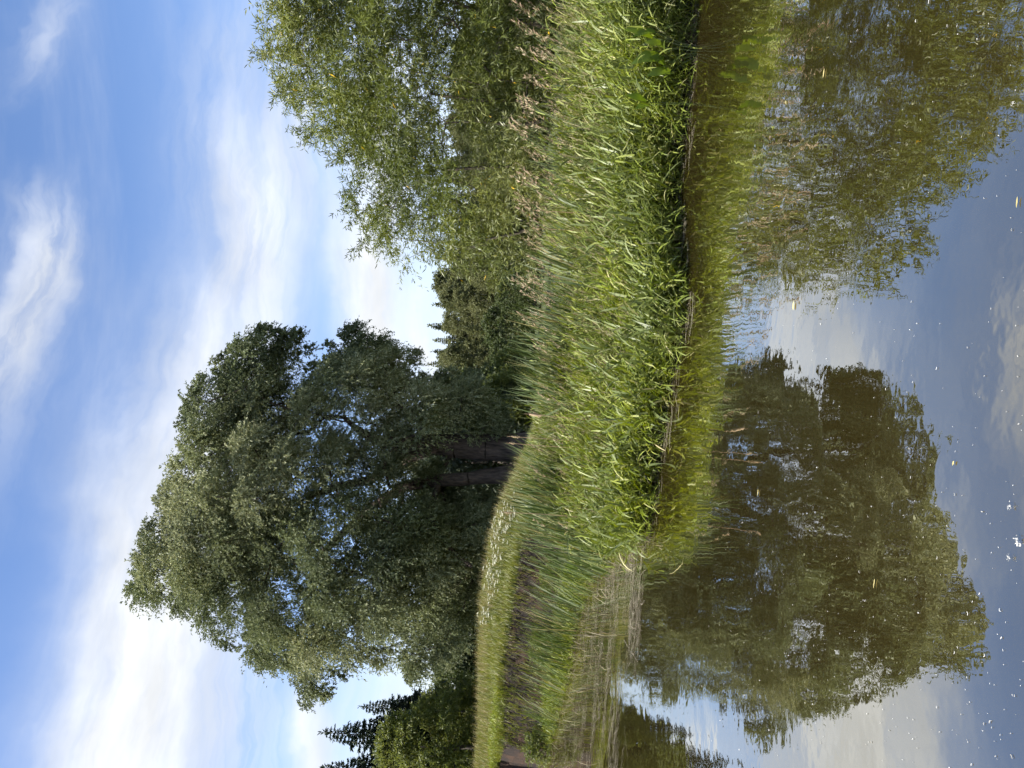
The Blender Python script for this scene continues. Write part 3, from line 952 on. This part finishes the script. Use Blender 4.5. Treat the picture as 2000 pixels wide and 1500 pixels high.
# broad drooping shoots in front: things of their own
rs = []
for i in range(8):
    r = empty('reed_shoot', (0, 0, -50), 'leafy green reed shoot leaning out at the water edge among many like it', 'reed', 'reed shoots at the water edge')
    h0 = rng.uniform(0.22, 0.46)
    V, F, Rn = shoots(np.zeros((1, 3)), np.array([h0]), np.array([rng.uniform(0.15, 0.5)]), np.array([0.0]), 6, 0.28, 0.011, tilt=(0.6, 1.7))
    ns_ = 4
    link_obj('stem', mesh_np('reed_stem', V[:10], F[:ns_], Rn[:ns_]), r, m_stem)
    link_obj('leaves', mesh_np('reed_leaves', V[10:], F[ns_:] - 10, Rn[ns_:]), r, m_reed)
    rs.append(r)
cnt = 0
for i in range(240):
    x = rng.uniform(-2.1, 6.2); yd = float(y_water(x)) + rng.uniform(-0.28, 0.45)
    loc = (x, yd, max(float(ground(x, yd)), -0.15))
    if i < 8:
        rs[i].location = loc; rs[i].rotation_euler = (0, 0, rng.normal(-0.5, 0.9))
    else:
        dup(rs[i % 8], loc, rng.normal(-0.5, 1.0), rng.uniform(0.75, 1.15))

# flowering grass stalks (pinkish panicles)
m_pan = leaf_mat('grass_panicle', [(0, (0.26, 0.17, 0.11)), (0.5, (0.40, 0.30, 0.19)), (1, (0.55, 0.46, 0.28))], trans=0.3, gloss=0.03)
fg = []
for i in range(8):
    r = empty('flowering_stalk', (0, 0, -50), 'tall grass stalk with a loose pinkish-brown flower head above the reed grass', 'grass stalk', 'flowering grass stalks above the reed grass')
    L = 1.0
    C, W = arc_blades(np.zeros((1, 3)), np.zeros(1), np.array([rng.uniform(0.05, 0.2)]), np.array([rng.uniform(0.25, 0.6)]), np.array([L]), np.array([0.0022]), k=8, taper=False)
    V, F, Rn = tube(C[0], np.full(8, 0.0024), 4)
    link_obj('stem', mesh_np('grass_stem', V, F, Rn), r, m_stem)
    m = 32
    f = rng.uniform(0.84, 1.0, m); g_ = f * 7; i0 = np.clip(g_.astype(int), 0, 6); fr = (g_ - i0)[:, None]
    p = C[0][i0] * (1 - fr) + C[0][i0 + 1] * fr
    tg = norm(C[0][-1] - C[0][-2])
    p = p + rng.normal(0, 0.008, (m, 3)) * (1.1 - (f[:, None] - 0.84) * 4)
    d = norm(tg + rng.normal(0, 0.35, (m, 3)))
    V, F, Rn = leaves(p, d, rng.uniform(0.02, 0.045, m), 0.007, rng.uniform(0, 1, m))
    link_obj('panicle', mesh_np('grass_panicle', V, F, Rn), r, m_pan)
    fg.append(r)
for i in range(160):
    if i < 68:
        py = rng.uniform(-60, 330); px = rng.uniform(1000, 1110) + 0.02 * py
    elif i < 125:
        py = rng.uniform(330, 640); px = rng.uniform(1015, 1085)
    else:
        py = rng.uniform(640, 1010); px = rng.uniform(1035, 1110)
    yd = rng.uniform(10.2, 12.6)
    tip = P(np.array(px), np.array(py), yd)
    z0 = float(ground(tip[0] - 0.4, yd))
    L = max(0.5, (tip[2] - z0) / 0.90)
    rz = rng.normal(-0.15, 0.45)
    loc = (tip[0] - 0.36 * L * math.cos(rz), yd - 0.36 * L * math.sin(rz), z0)
    if i < 8:
        fg[i].location = loc; fg[i].rotation_euler = (0, 0, rz); fg[i].scale = (L,) * 3
    else:
        dup(fg[i % 8], loc, rz, L)

# bulrush plants: fans of long strap leaves
m_bul = leaf_mat('bulrush_leaf', [(0, (0.05, 0.08, 0.022)), (0.5, (0.09, 0.125, 0.036)), (0.9, (0.16, 0.19, 0.075)), (1, (0.30, 0.24, 0.09))], trans=0.33, gloss=0.025, rough=0.5)
bl = []
for i in range(8):
    nb = int(rng.integers(5, 9))
    C, W = arc_blades(rng.normal(0, 0.03, (nb, 3)) * [1, 1, 0], rng.normal(0, 0.8, nb), rng.uniform(0.03, 0.26, nb), rng.uniform(0.0, 0.35, nb), rng.uniform(0.75, 1.03, nb), rng.uniform(0.005, 0.0085, nb), k=7)
    V, F, Rn = strips(C, W, rng.uniform(0, 1, nb))
    o = link_obj('bulrush_plant', mesh_np('bulrush_plant', V, F, Rn), None, m_bul)
    put(o, 'x', 'bulrush', 'x')
    bl.append(o)
spots = []
for i in range(80):   # tall cluster before the trunks
    py = np.clip(rng.normal(935, 42), 835, 1012); spots.append((rng.triangular(965, 1005, 1070) + abs(py - 935) * 0.15, py, rng.uniform(11.8, 13.6), 0))
for i in range(60):   # middle row
    py = rng.uniform(545, 800); spots.append((rng.uniform(995, 1050), py, rng.uniform(11.8, 13.2), 1))
for i in range(82):   # leaning ones on the left shore
    py = 1425 - 365 * rng.uniform(0, 1) ** 0.9; px = np.interp(py, [1010, 1100, 1250, 1425], [1010, 1005, 990, 985]) + rng.triangular(0, 25, 75)
    spots.append((px, py, None, 2))
for i in range(22):   # leaning ones right of the soil
    spots.append((rng.uniform(1000, 1060), rng.uniform(985, 1050), rng.uniform(11.6, 13.0), 0))
for i in range(6):    # few at the right
    spots.append((rng.uniform(985, 1060), rng.choice([275., 290., 300., 490., 470.]) + rng.normal(0, 6), rng.uniform(11, 11.8), 3))
LBL = ['tall blue-green bulrush plant in the dense clump before the willow trunks', 'bulrush plant with upright leaf tips in the row before the far wood',
       'slender bulrush plant leaning right in front of the bare soil bank', 'lone tall bulrush plant rising among the flowering grasses by the willow bush']
GRP = ['bulrushes before the willow trunks', 'bulrushes before the far wood', 'bulrushes before the soil bank', 'bulrushes by the willow bush']
for i, (px, py, yd, kind) in enumerate(spots):
    if yd is None:
        xg = P(np.array(1000.), np.array(py), 16.)[0]
        for _ in range(4):
            yd = float(y_water(xg)) + 0.3; xg = P(np.array(float(px)), np.array(py), yd)[0]
        yd += rng.uniform(-0.3, 1.3)
    tip = P(np.array(px), np.array(py), yd)
    z0 = max(float(ground(tip[0], yd)), -0.1)
    L = max(0.5, (tip[2] - z0) * 1.12)
    ry = rng.normal(0.12, 0.06) + (0.12 if kind == 2 else 0)
    loc = (tip[0] - math.sin(ry + 0.12) * L, yd, z0)
    if i < 8:
        o = bl[i]; o.location = loc; o.rotation_euler = (0, ry, rng.normal(0, 0.3)); o.scale = (L,) * 3
    else:
        o = dup(bl[i % 8], loc, rng.normal(0, .4), L, ry=ry)
    o['label'] = LBL[kind]; o['group'] = GRP[kind]

# old bulrush stalks with fluffy seed heads
m_fluff = leaf_mat('seed_fluff', [(0, (0.42, 0.31, 0.19)), (1, (0.62, 0.50, 0.34))], trans=0.2, gloss=0.02)
m_dry = leaf_mat('dry_stem', [(0, (0.30, 0.20, 0.12)), (1, (0.4, 0.28, 0.18))], trans=0.1, gloss=0.03)
OLD = [(1024, 808, 10.9, 0.20, 0.024, 'old bulrush stalk with the fattest pale fluffy head, right of the willow trunks'),
       (990, 852, 11.2, 0.12, 0.011, 'thin old bulrush stalk with a narrow brown head before the right-hand willow trunk'),
       (988, 865, 11.0, 0.06, 0.016, 'old bulrush stalk with a short round tuft before the right-hand willow trunk'),
       (978, 1000, 10.8, 0.07, 0.013, 'old bulrush stalk with a bent tip standing beside the white flowers'),
       (1040, 410, 11.0, 0.05, 0.006, 'bare straw-coloured stalk upright before the willow bush'),
       (1038, 446, 11.2, 0.05, 0.006, 'pinkish dry stalk upright near the left end of the willow bush')]
for px, py, yd, hl, hr, lb in OLD:
    tip = P(np.array(float(px)), np.array(float(py)), yd)
    z0 = float(ground(tip[0], yd)) - 0.02
    base = np.array([tip[0] + rng.uniform(-.03, .03), yd, z0])
    r = empty('dry_bulrush', tuple(base), lb, 'bulrush')
    v = tip - base
    bow = np.array([rng.normal(0, .02), 0, 0])
    pl = [v * f + bow * math.sin(PI * f) for f in np.linspace(0, 1, 7)]
    V, F, Rn = tube(pl, np.linspace(0.006, 0.0035, 7), 5)
    link_obj('stem', mesh_np('dry_stem', V, F, Rn), r, m_dry)
    dirv = norm(v); hb = v - dirv * (hl + 0.07)
    tt = np.linspace(0, 1, 9); rr = hr * np.sin(PI * np.clip(tt * 0.96 + 0.02, 0, 1)) ** 0.45 * (0.8 + 0.25 * tt) * (1 + rng.normal(0, .1, 9))
    h1 = tube([hb + dirv * hl * a for a in tt], np.maximum(rr, 0.002), 10)
    m = 60
    f = rng.uniform(0, 1, m)
    p = hb + dirv * (hl * f)[:, None] + norm(rng.normal(0, 1, (m, 3))) * hr * 0.75
    h2 = leaves(p, norm(rng.normal(0, 1, (m, 3)) + dirv), 0.022, 0.008, rng.uniform(0, 1, m))
    V, F, Rn = cat([h1, h2])
    link_obj('seed_head', mesh_np('seed_head', V, F, Rn), r, m_fluff)


# broad-leaved dock plants
m_dock = leaf_mat('dock_leaf', [(0, (0.10, 0.17, 0.028)), (1, (0.20, 0.28, 0.045))], trans=0.35, gloss=0.02, rough=0.5, tboost=1.3)


def dock(name, px_leaves, yd, base_px, label):
    base = P(np.array(float(base_px[0])), np.array(float(base_px[1])), yd)
    base[2] = float(ground(base[0], yd))
    r = empty(name, tuple(base), label, 'plant')
    parts, st = [], []
    for (ax, ay, bx_, by_, wd) in px_leaves:
        wd = wd * 0.8      # leaf base px -> tip px, width px
        a = P(np.array(float(ax)), np.array(float(ay)), yd - 0.08); b_ = P(np.array(float(bx_)), np.array(float(by_)), yd - 0.22)
        ax_ = b_ - a; L = np.linalg.norm(ax_); dn = ax_ / L
        s = norm(np.cross(dn, np.array([0.25, -1, 0.35]))); nrm = np.cross(s, dn)
        k = 15; tt = np.linspace(0, 1, k)
        w = wd * yd / FPX / 2 * np.sin(PI * np.clip(tt ** 0.7, 0, 1)) ** 0.7 * (1 - 0.25 * tt)
        w[0] = 0.01; w[-1] = 0.002
        mid = a + dn * (L * tt)[:, None] + nrm * (0.10 * L * np.sin(PI * tt))[:, None]
        wav = nrm * (0.006 * np.sin(tt * 9 + ax))[:, None]
        Lf = mid - s * w[:, None] + nrm * (w * 0.12)[:, None] + wav
        Rt = mid + s * w[:, None] + nrm * (w * 0.12)[:, None] - wav
        V = np.stack([Lf, mid, Rt], 1).reshape(-1, 3) - base
        i = np.arange(k - 1) * 3
        F = np.concatenate([np.stack([i, i + 1, i + 4, i + 3], -1), np.stack([i + 1, i + 2, i + 5, i + 4], -1)])
        parts.append((V, F, np.full(len(F), rng.uniform(0.2, 1))))
        a0 = a - base
        st.append(tube([(0, 0, -0.02), a0 * 0.5 + [0, 0, 0.06], a0], [0.009, 0.007, 0.005], 5))
    for pt in parts:
        V, F, Rn = pt
        link_obj('leaf', mesh_np('dock_leaf', V, F, Rn, smooth=True), r, m_dock)
    V, F, Rn = cat(st)
    link_obj('stem', mesh_np('dock_stem', V, F, Rn), r, m_stem)


dock('dock_plant', [(1275, 72, 1218, 58, 34), (1280, 62, 1236, 72, 26), (1300, 92, 1258, 84, 30), (1295, 110, 1232, 126, 44), (1300, 125, 1268, 112, 34), (1312, 140, 1262, 150, 34)], 8.55, (1342, 100),
     'dock plant with broad bright green leaves at the water edge, right side')
dock('dock_plant', [(1262, 200, 1222, 186, 26), (1268, 205, 1240, 214, 22)], 8.65, (1335, 200), 'smaller broad-leaved plant left of the big dock plant')
dock('dock_plant', [(1120, 1112, 1108, 1098, 22), (1125, 1106, 1112, 1116, 16)], 14.0, (1165, 1108), 'broad-leaved plant low on the left shore before the soil bank')

# ------------------------------------------------------------------ floating things
m_deb = leaf_mat('floating_straw', [(0, (0.08, 0.065, 0.04)), (0.45, (0.21, 0.18, 0.12)), (1, (0.42, 0.38, 0.28))], trans=0.0, gloss=0.06)


def flat_strips(x, yy, ang, L, hw, z, rnd, k=3, curve=0.1):
    n = len(x)
    tt = np.linspace(-0.5, 0.5, k)
    c, s = np.cos(ang), np.sin(ang)
    bow = curve * rng.normal(0, 1, n)
    lx = tt[None, :] * L[:, None]; ly = (bow * L)[:, None] * (tt[None, :] ** 2 * 4 - 0.5)
    C = np.stack([x[:, None] + lx * c[:, None] - ly * s[:, None], yy[:, None] + lx * s[:, None] + ly * c[:, None], np.broadcast_to(z[:, None], (n, k))], -1)
    W = np.stack([-s * hw, c * hw, 0 * hw], -1)[:, None, :] * np.ones((1, k, 1))
    return strips(C, W, rnd)


# matted dead stalks on the left bay
n = 5200
py = rng.uniform(1040, 1560, n); f = rng.uniform(0, 1, n)
px_in = np.interp(py, [1040, 1100, 1150, 1220, 1300, 1400, 1560], [1262, 1180, 1148, 1125, 1115, 1088, 1055])
px_out = np.interp(py, [1040, 1056, 1100, 1150, 1250, 1350, 1450, 1560], [1270, 1272, 1262, 1258, 1252, 1235, 1225, 1215])
px = px_in + (px_out - px_in) * f
w = G(px, py)
keep = (vnoise(w[:, 0] * 1.0, w[:, 1] * 2.2, 0.8, 21) + rng.normal(0, .3, n) > np.interp(f, [0, 0.5, 1], [-0.7, 0.0, 0.35]))
w = w[keep]; n = len(w)
ang = np.where(rng.random(n) < 0.62, rng.normal(-0.12, 0.22, n), rng.uniform(0, PI, n))
V, F, Rn = flat_strips(w[:, 0], w[:, 1], ang, rng.uniform(0.08, 0.5, n), rng.uniform(0.0012, 0.0035, n), rng.uniform(0.002, 0.012, n), rng.uniform(0, 1, n))
put(link_obj('floating_straw', mesh_np('floating_straw', V, F, Rn), None, m_deb), 'matted dead stalks floating on the left bay', 'straw', kind='stuff')
# narrow strip of straw along the front waterline
n = 650
x = rng.uniform(-2.2, 7, n); yy = y_water(x) - rng.uniform(0.0, 1, n) ** 1.5 * 0.7 * (0.35 + np.abs(vnoise(x, x * 0, 0.7, 51)))
V, F, Rn = flat_strips(x, yy, rng.normal(0, 0.35, n), rng.uniform(0.05, 0.35, n), rng.uniform(0.002, 0.005, n), rng.uniform(0.002, 0.010, n), rng.uniform(0, 1, n))
put(link_obj('waterline_straw', mesh_np('waterline_straw', V, F, Rn), None, m_deb), 'thin line of straw floating along the reed grass', 'straw', kind='stuff')
# dead twigs standing out of the bay
n = 900
py = rng.uniform(1060, 1520, n); f = rng.uniform(0, 1, n)
px = np.interp(py, [1060, 1100, 1150, 1220, 1300, 1400, 1560], [1240, 1180, 1148, 1125, 1115, 1088, 1055]) + f * rng.uniform(10, 85, n)
w = G(px, py); w[:, 2] = -0.03
C, W = arc_blades(w, rng.uniform(0, 6.28, n), rng.uniform(0.2, 1.3, n), rng.uniform(0, 1.0, n), rng.uniform(0.1, 0.38, n), rng.uniform(0.002, 0.0045, n), k=4)
V, F, Rn = strips(C, W, rng.uniform(0, 1, n))
put(link_obj('standing_stalks', mesh_np('standing_stalks', V, F, Rn), None, m_straw), 'thin dead stalks standing out of the left bay', 'straw', kind='stuff')

# white seed fluff: innumerable specks
m_speck = leaf_mat('seed_specks', [(0, (0.35, 0.33, 0.27)), (0.5, (0.62, 0.60, 0.54)), (1, (0.85, 0.84, 0.78))], trans=0.1, gloss=0.02)
n = 900
px = rng.uniform(1370, 2040, n); py = rng.uniform(-40, 1540, n)
dens = 0.35 + 0.65 * np.clip((py - 500) / 700, 0, 1)
k = rng.random(n) < dens
px, py = px[k], py[k]; n = len(px)
w = G(px, py)
sz = rng.lognormal(math.log(0.0017), 0.5, n) * np.linalg.norm(w[:, :2], axis=1) / 4.5 + 0.0008
V, F, Rn = flat_strips(w[:, 0], w[:, 1], rng.normal(0.0, 0.9, n), sz * rng.uniform(1.2, 4.0, n), sz * 0.5, np.full(n, 0.004), rng.uniform(0, 1, n), curve=0.2)
put(link_obj('seed_fluff', mesh_np('seed_fluff', V, F, Rn), None, m_speck), 'tiny white seed fluff scattered over the open water', 'seed fluff', kind='stuff')
# clumps of fluff and floating leaves big enough to point at
FL = [(1552, 597, 17, 7, 0.9, 'pale yellow leaf floating between the two dark reflections', 0), (1865, 905, 9, 4, 0.6, 'small yellow leaf floating below the willow reflection', 0),
      (1611, 143, 16, 4, 0.6, 'narrow yellow leaf floating on the bush reflection', 0), (1537, 200, 10, 3, 0.5, 'thin yellowish leaf floating on the reeds reflection', 0),
      (1482, 962, 14, 3, 0.6, 'thin yellow stalk floating in the willow reflection near the reeds', 0),
      (1994, 1057, 20, 6, 1.0, 'largest white tuft of seed fluff at the bottom edge of the view', 1), (1976, 1090, 12, 5, 1.0, 'cream white tuft of seed fluff just left of the largest tuft', 1),
      (1977, 990, 13, 5, 0.9, 'white tuft of seed fluff right of the largest tuft', 1), (1984, 202, 9, 5, 1.0, 'white tuft of seed fluff below the bush reflection at the right', 1),
      (1990, 395, 18, 3, 0.5, 'thin pale stalk floating at the bottom edge on open water', 0), (1710, 1140, 18, 2.5, 0.6, 'thin pale twig floating on the middle of the willow reflection', 0)]
m_yl = leaf_mat('yellow_leaf', [(0, (0.35, 0.28, 0.06)), (1, (0.75, 0.65, 0.30))], trans=0.2, gloss=0.05)
for px, py, lp, wp, tone, lb, fluff in FL:
    c = G(np.array(float(px)), np.array(float(py))); dist = np.linalg.norm(c - CAM)
    lp = lp * (0.7 if fluff else 1.0)
    Lr = lp / FPX * dist; Wr = wp / FPX * dist * 1.15
    a = rng.normal(0, 0.3); c[2] = 0.005
    if fluff:
        m = 40
        p = rng.normal(0, 1, (m, 3)) * [Lr * 0.3, Wr * 0.3, 0.0] + [0, 0, 0.003]
        p[:, 2] += rng.uniform(0, 0.006, m)
        V, F, Rn = leaves(p, norm(rng.normal(0, 1, (m, 3)) * [1, 1, .3]), Lr * 0.25, Lr * 0.12, rng.uniform(.6, 1, m))
        o = link_obj('seed_tuft', mesh_np('seed_tuft', V, F, Rn), None, m_speck)
        put(o, lb, 'seed fluff')
    else:
        k = 7; tt = np.linspace(0, 1, k)
        w_ = np.maximum(np.sin(PI * tt) ** 0.7, 0.05) * Wr / 2
        mid = np.stack([(tt - .5) * Lr, 0.06 * Lr * np.sin(PI * tt), 0.004 * np.abs(tt - .5)], -1)
        up = np.array([0, 0, 0.15])
        V = np.stack([mid - np.array([0, 1, 0]) * w_[:, None] + up * w_[:, None], mid, mid + np.array([0, 1, 0]) * w_[:, None] + up * w_[:, None]], 1).reshape(-1, 3)
        i = np.arange(k - 1) * 3
        F = np.concatenate([np.stack([i, i + 1, i + 4, i + 3], -1), np.stack([i + 1, i + 2, i + 5, i + 4], -1)])
        stalk = wp < 3.5
        o = link_obj('floating_stalk' if stalk else 'floating_leaf', mesh_np('floating_leaf', V, F, np.full(len(F), tone), smooth=True), None, m_yl)
        put(o, lb, 'stalk' if stalk else 'leaf')
    o.location = c; o.rotation_euler = (0, 0, a)

# ------------------------------------------------------------------ sun and sky
SUN_AZ = math.radians(-111)      # left of the view direction
SUN_EL = math.radians(44)
sd = np.array([math.sin(SUN_AZ) * math.cos(SUN_EL), math.cos(SUN_AZ) * math.cos(SUN_EL), math.sin(SUN_EL)])
from mathutils import Vector
sl = bpy.data.lights.new('sun', 'SUN'); sl.energy = 4.7; sl.angle = math.radians(0.53); sl.color = (1.0, 0.95, 0.86)
so = bpy.data.objects.new('sun', sl); COL.objects.link(so)
so.rotation_euler = Vector(sd).to_track_quat('Z', 'Y').to_euler()
so.location = (-30, 10, 40)

world = bpy.data.worlds.new("World"); scene.world = world; world.use_nodes = True
t = NT(world.node_tree)
SKY = 0.11
sky = t.n('ShaderNodeTexSky', sky_type='NISHITA', sun_disc=False)
sky.sun_elevation = SUN_EL; sky.sun_rotation = SUN_AZ; sky.air_density = 1.0; sky.dust_density = 0.6; sky.ozone_density = 1.5
tc = t.n('ShaderNodeTexCoord')
sep = t.n('ShaderNodeSeparateXYZ'); t.l(tc.outputs['Generated'], sep.inputs[0])
AZ = t.math('ARCTAN2', sep.outputs[0], sep.outputs[1]); EL = t.math('ARCSINE', sep.outputs[2])
vec = t.comb(AZ, EL)
# gentle warp of the sky coordinates so that the cloud edges fray
wn = t.n('ShaderNodeTexNoise'); t.l(vec, wn.inputs['Vector']); wn.inputs['Scale'].default_value = 4.0; wn.inputs['Detail'].default_value = 5; wn.inputs['Roughness'].default_value = 0.6
ws = t.n('ShaderNodeSeparateColor'); t.l(wn.outputs['Color'], ws.inputs[0])
az2 = t.math('MULTIPLY_ADD', t.math('SUBTRACT', ws.outputs[0], 0.5), 0.22, AZ)
el2 = t.math('MULTIPLY_ADD', t.math('SUBTRACT', ws.outputs[1], 0.5), 0.10, EL)


def band(p0, p1, wid, amp, end=0.12, fib=0.5, fscale=(5, 34), edge=1.0):
    """one cloud bank between two directions of the sky"""
    a0, e0 = azel(np.array(float(p0[0])), np.array(float(p0[1]))); a1, e1 = azel(np.array(float(p1[0])), np.array(float(p1[1])))
    a0, e0, a1, e1 = map(float, (a0, e0, a1, e1))
    L = math.hypot(a1 - a0, e1 - e0); ux, uy = (a1 - a0) / L, (e1 - e0) / L
    dx = t.math('SUBTRACT', az2, a0); dy = t.math('SUBTRACT', el2, e0)
    al = t.math('ADD', t.math('MULTIPLY', dx, ux), t.math('MULTIPLY', dy, uy))
    ac = t.math('SUBTRACT', t.math('MULTIPLY', dy, ux), t.math('MULTIPLY', dx, uy))
    wr = wid / FPX
    g_ = t.math('EXPONENT', t.math('MULTIPLY', t.math('POWER', t.math('ABSOLUTE', t.math('DIVIDE', ac, wr)), 2.0 * edge), -1.0))
    m = t.math('MULTIPLY', t.smooth(al, -end, end), t.smooth(al, L + end, L - end))
    nf = t.noise(t.comb(t.math('MULTIPLY', al, fscale[0]), t.math('MULTIPLY', ac, fscale[1]), float(p0[0] % 97)), 1.0, 6, 0.6)
    f = t.smooth(nf, 0.30, 0.62, 1.0 - fib, 1.0)
    return t.math('MULTIPLY', t.math('MULTIPLY', g_, m), t.math('MULTIPLY', f, amp))


bands = [
    band((215, 1640), (340, 940), 135, 1.05, fib=0.22, edge=1.4),
    band((330, 1000), (470, 600), 120, 0.95, fib=0.4),
    band((470, 660), (530, 300), 85, 0.85, fib=0.5),
    band((600, 420), (575, -100), 80, 0.6, fib=0.6),
    band((625, 1560), (592, 1345), 34, 1.0, end=0.04, fib=0.3),
    band((755, 760), (700, 420), 60, 1.0, end=0.08, fib=0.3, edge=1.5),
    band((760, 460), (740, 0), 60, 0.9, fib=0.4),
    band((15, 745), (95, 400), 46, 0.72, end=0.09, fib=0.7, fscale=(6, 36)),
    band((0, 900), (80, 560), 60, 0.3, fib=0.8),
    band((10, 120), (110, 0), 30, 0.35, end=0.06, fib=0.7),
    band((440, 1600), (450, 1200), 120, 0.42, fib=0.9, fscale=(3, 60)),
    band((720, 1560), (760, 1250), 90, 0.55, fib=0.6),
    band((840, 760), (800, 600), 22, 0.9, end=0.05, fib=0.4),
    band((420, 500), (430, -50), 80, 0.28, fib=0.7),
    band((850, 1600), (850, -300), 90, 0.35, fib=0.5),
]
tot = bands[0]
for b_ in bands[1:]:
    tot = t.math('ADD', tot, t.math('MULTIPLY', b_, t.math('SUBTRACT', 1.0, tot)))
# broken cirrus everywhere else, for the light and the parts of the sky out of view
gen = t.noise(t.comb(t.math('MULTIPLY', AZ, 3.0), t.math('MULTIPLY', EL, 9.0), 4.0), 1.0, 6, 0.6, 0.4)
outv = t.math('MAXIMUM', t.smooth(t.math('ABSOLUTE', AZ), 0.75, 1.1), t.smooth(EL, 0.66, 0.9))
tot = t.math('MAXIMUM', tot, t.math('MULTIPLY', t.math('MULTIPLY', t.smooth(gen, 0.45, 0.68), 0.8), outv))
soft = t.noise(t.comb(t.math('MULTIPLY', AZ, 2.0), t.math('MULTIPLY', EL, 14.0), 9.0), 1.0, 5, 0.6)
tot = t.math('ADD', tot, t.math('MULTIPLY', t.smooth(soft, 0.45, 0.8), 0.15), clamp=True)
hz = t.smooth(EL, 0.30, -0.02, 0.0, 0.30)
tot = t.math('ADD', tot, t.math('MULTIPLY', hz, t.math('SUBTRACT', 1.0, tot)), clamp=True)
lit = t.smooth(t.noise(t.comb(t.math('MULTIPLY', AZ, 6.0), t.math('MULTIPLY', EL, 14.0), 2.0), 1.0, 4, 0.55), 0.3, 0.7, 0.86, 1.08)
CL = 0.49 / SKY
ccol = t.n('ShaderNodeVectorMath', operation='SCALE'); ccol.inputs[0].default_value = (CL * 0.97, CL * 1.0, CL * 1.04); t.l(lit, ccol.inputs['Scale'])
skys = t.n('ShaderNodeHueSaturation'); t.l(sky.outputs[0], skys.inputs['Color']); skys.inputs['Saturation'].default_value = 1.15; skys.inputs['Value'].default_value = 1.0
tint = t.n('ShaderNodeVectorMath', operation='MULTIPLY'); t.l(skys.outputs[0], tint.inputs[0]); tint.inputs[1].default_value = (1.12, 1.0, 1.04)
mixc = t.mix(tot, tint.outputs[0], ccol.outputs[0])
bg = t.n('ShaderNodeBackground'); t.l(mixc, bg.inputs[0]); bg.inputs[1].default_value = SKY
o = t.n('ShaderNodeOutputWorld'); t.l(bg.outputs[0], o.inputs[0])

# ------------------------------------------------------------------ render settings
scene.view_settings.view_transform = 'Standard'
scene.view_settings.look = 'None'
scene.view_settings.exposure = 1.1
scene.view_settings.gamma = 1.0
scene.render.engine = 'CYCLES'
scene.cycles.use_denoising = True
scene.cycles.max_bounces = 4
scene.cycles.diffuse_bounces = 2
scene.cycles.glossy_bounces = 3
scene.cycles.transmission_bounces = 2
scene.cycles.use_adaptive_sampling = True
scene.cycles.adaptive_threshold = 0.05
scene.cycles.caustics_reflective = False
scene.cycles.caustics_refractive = False
bpy.context.view_layer.update()
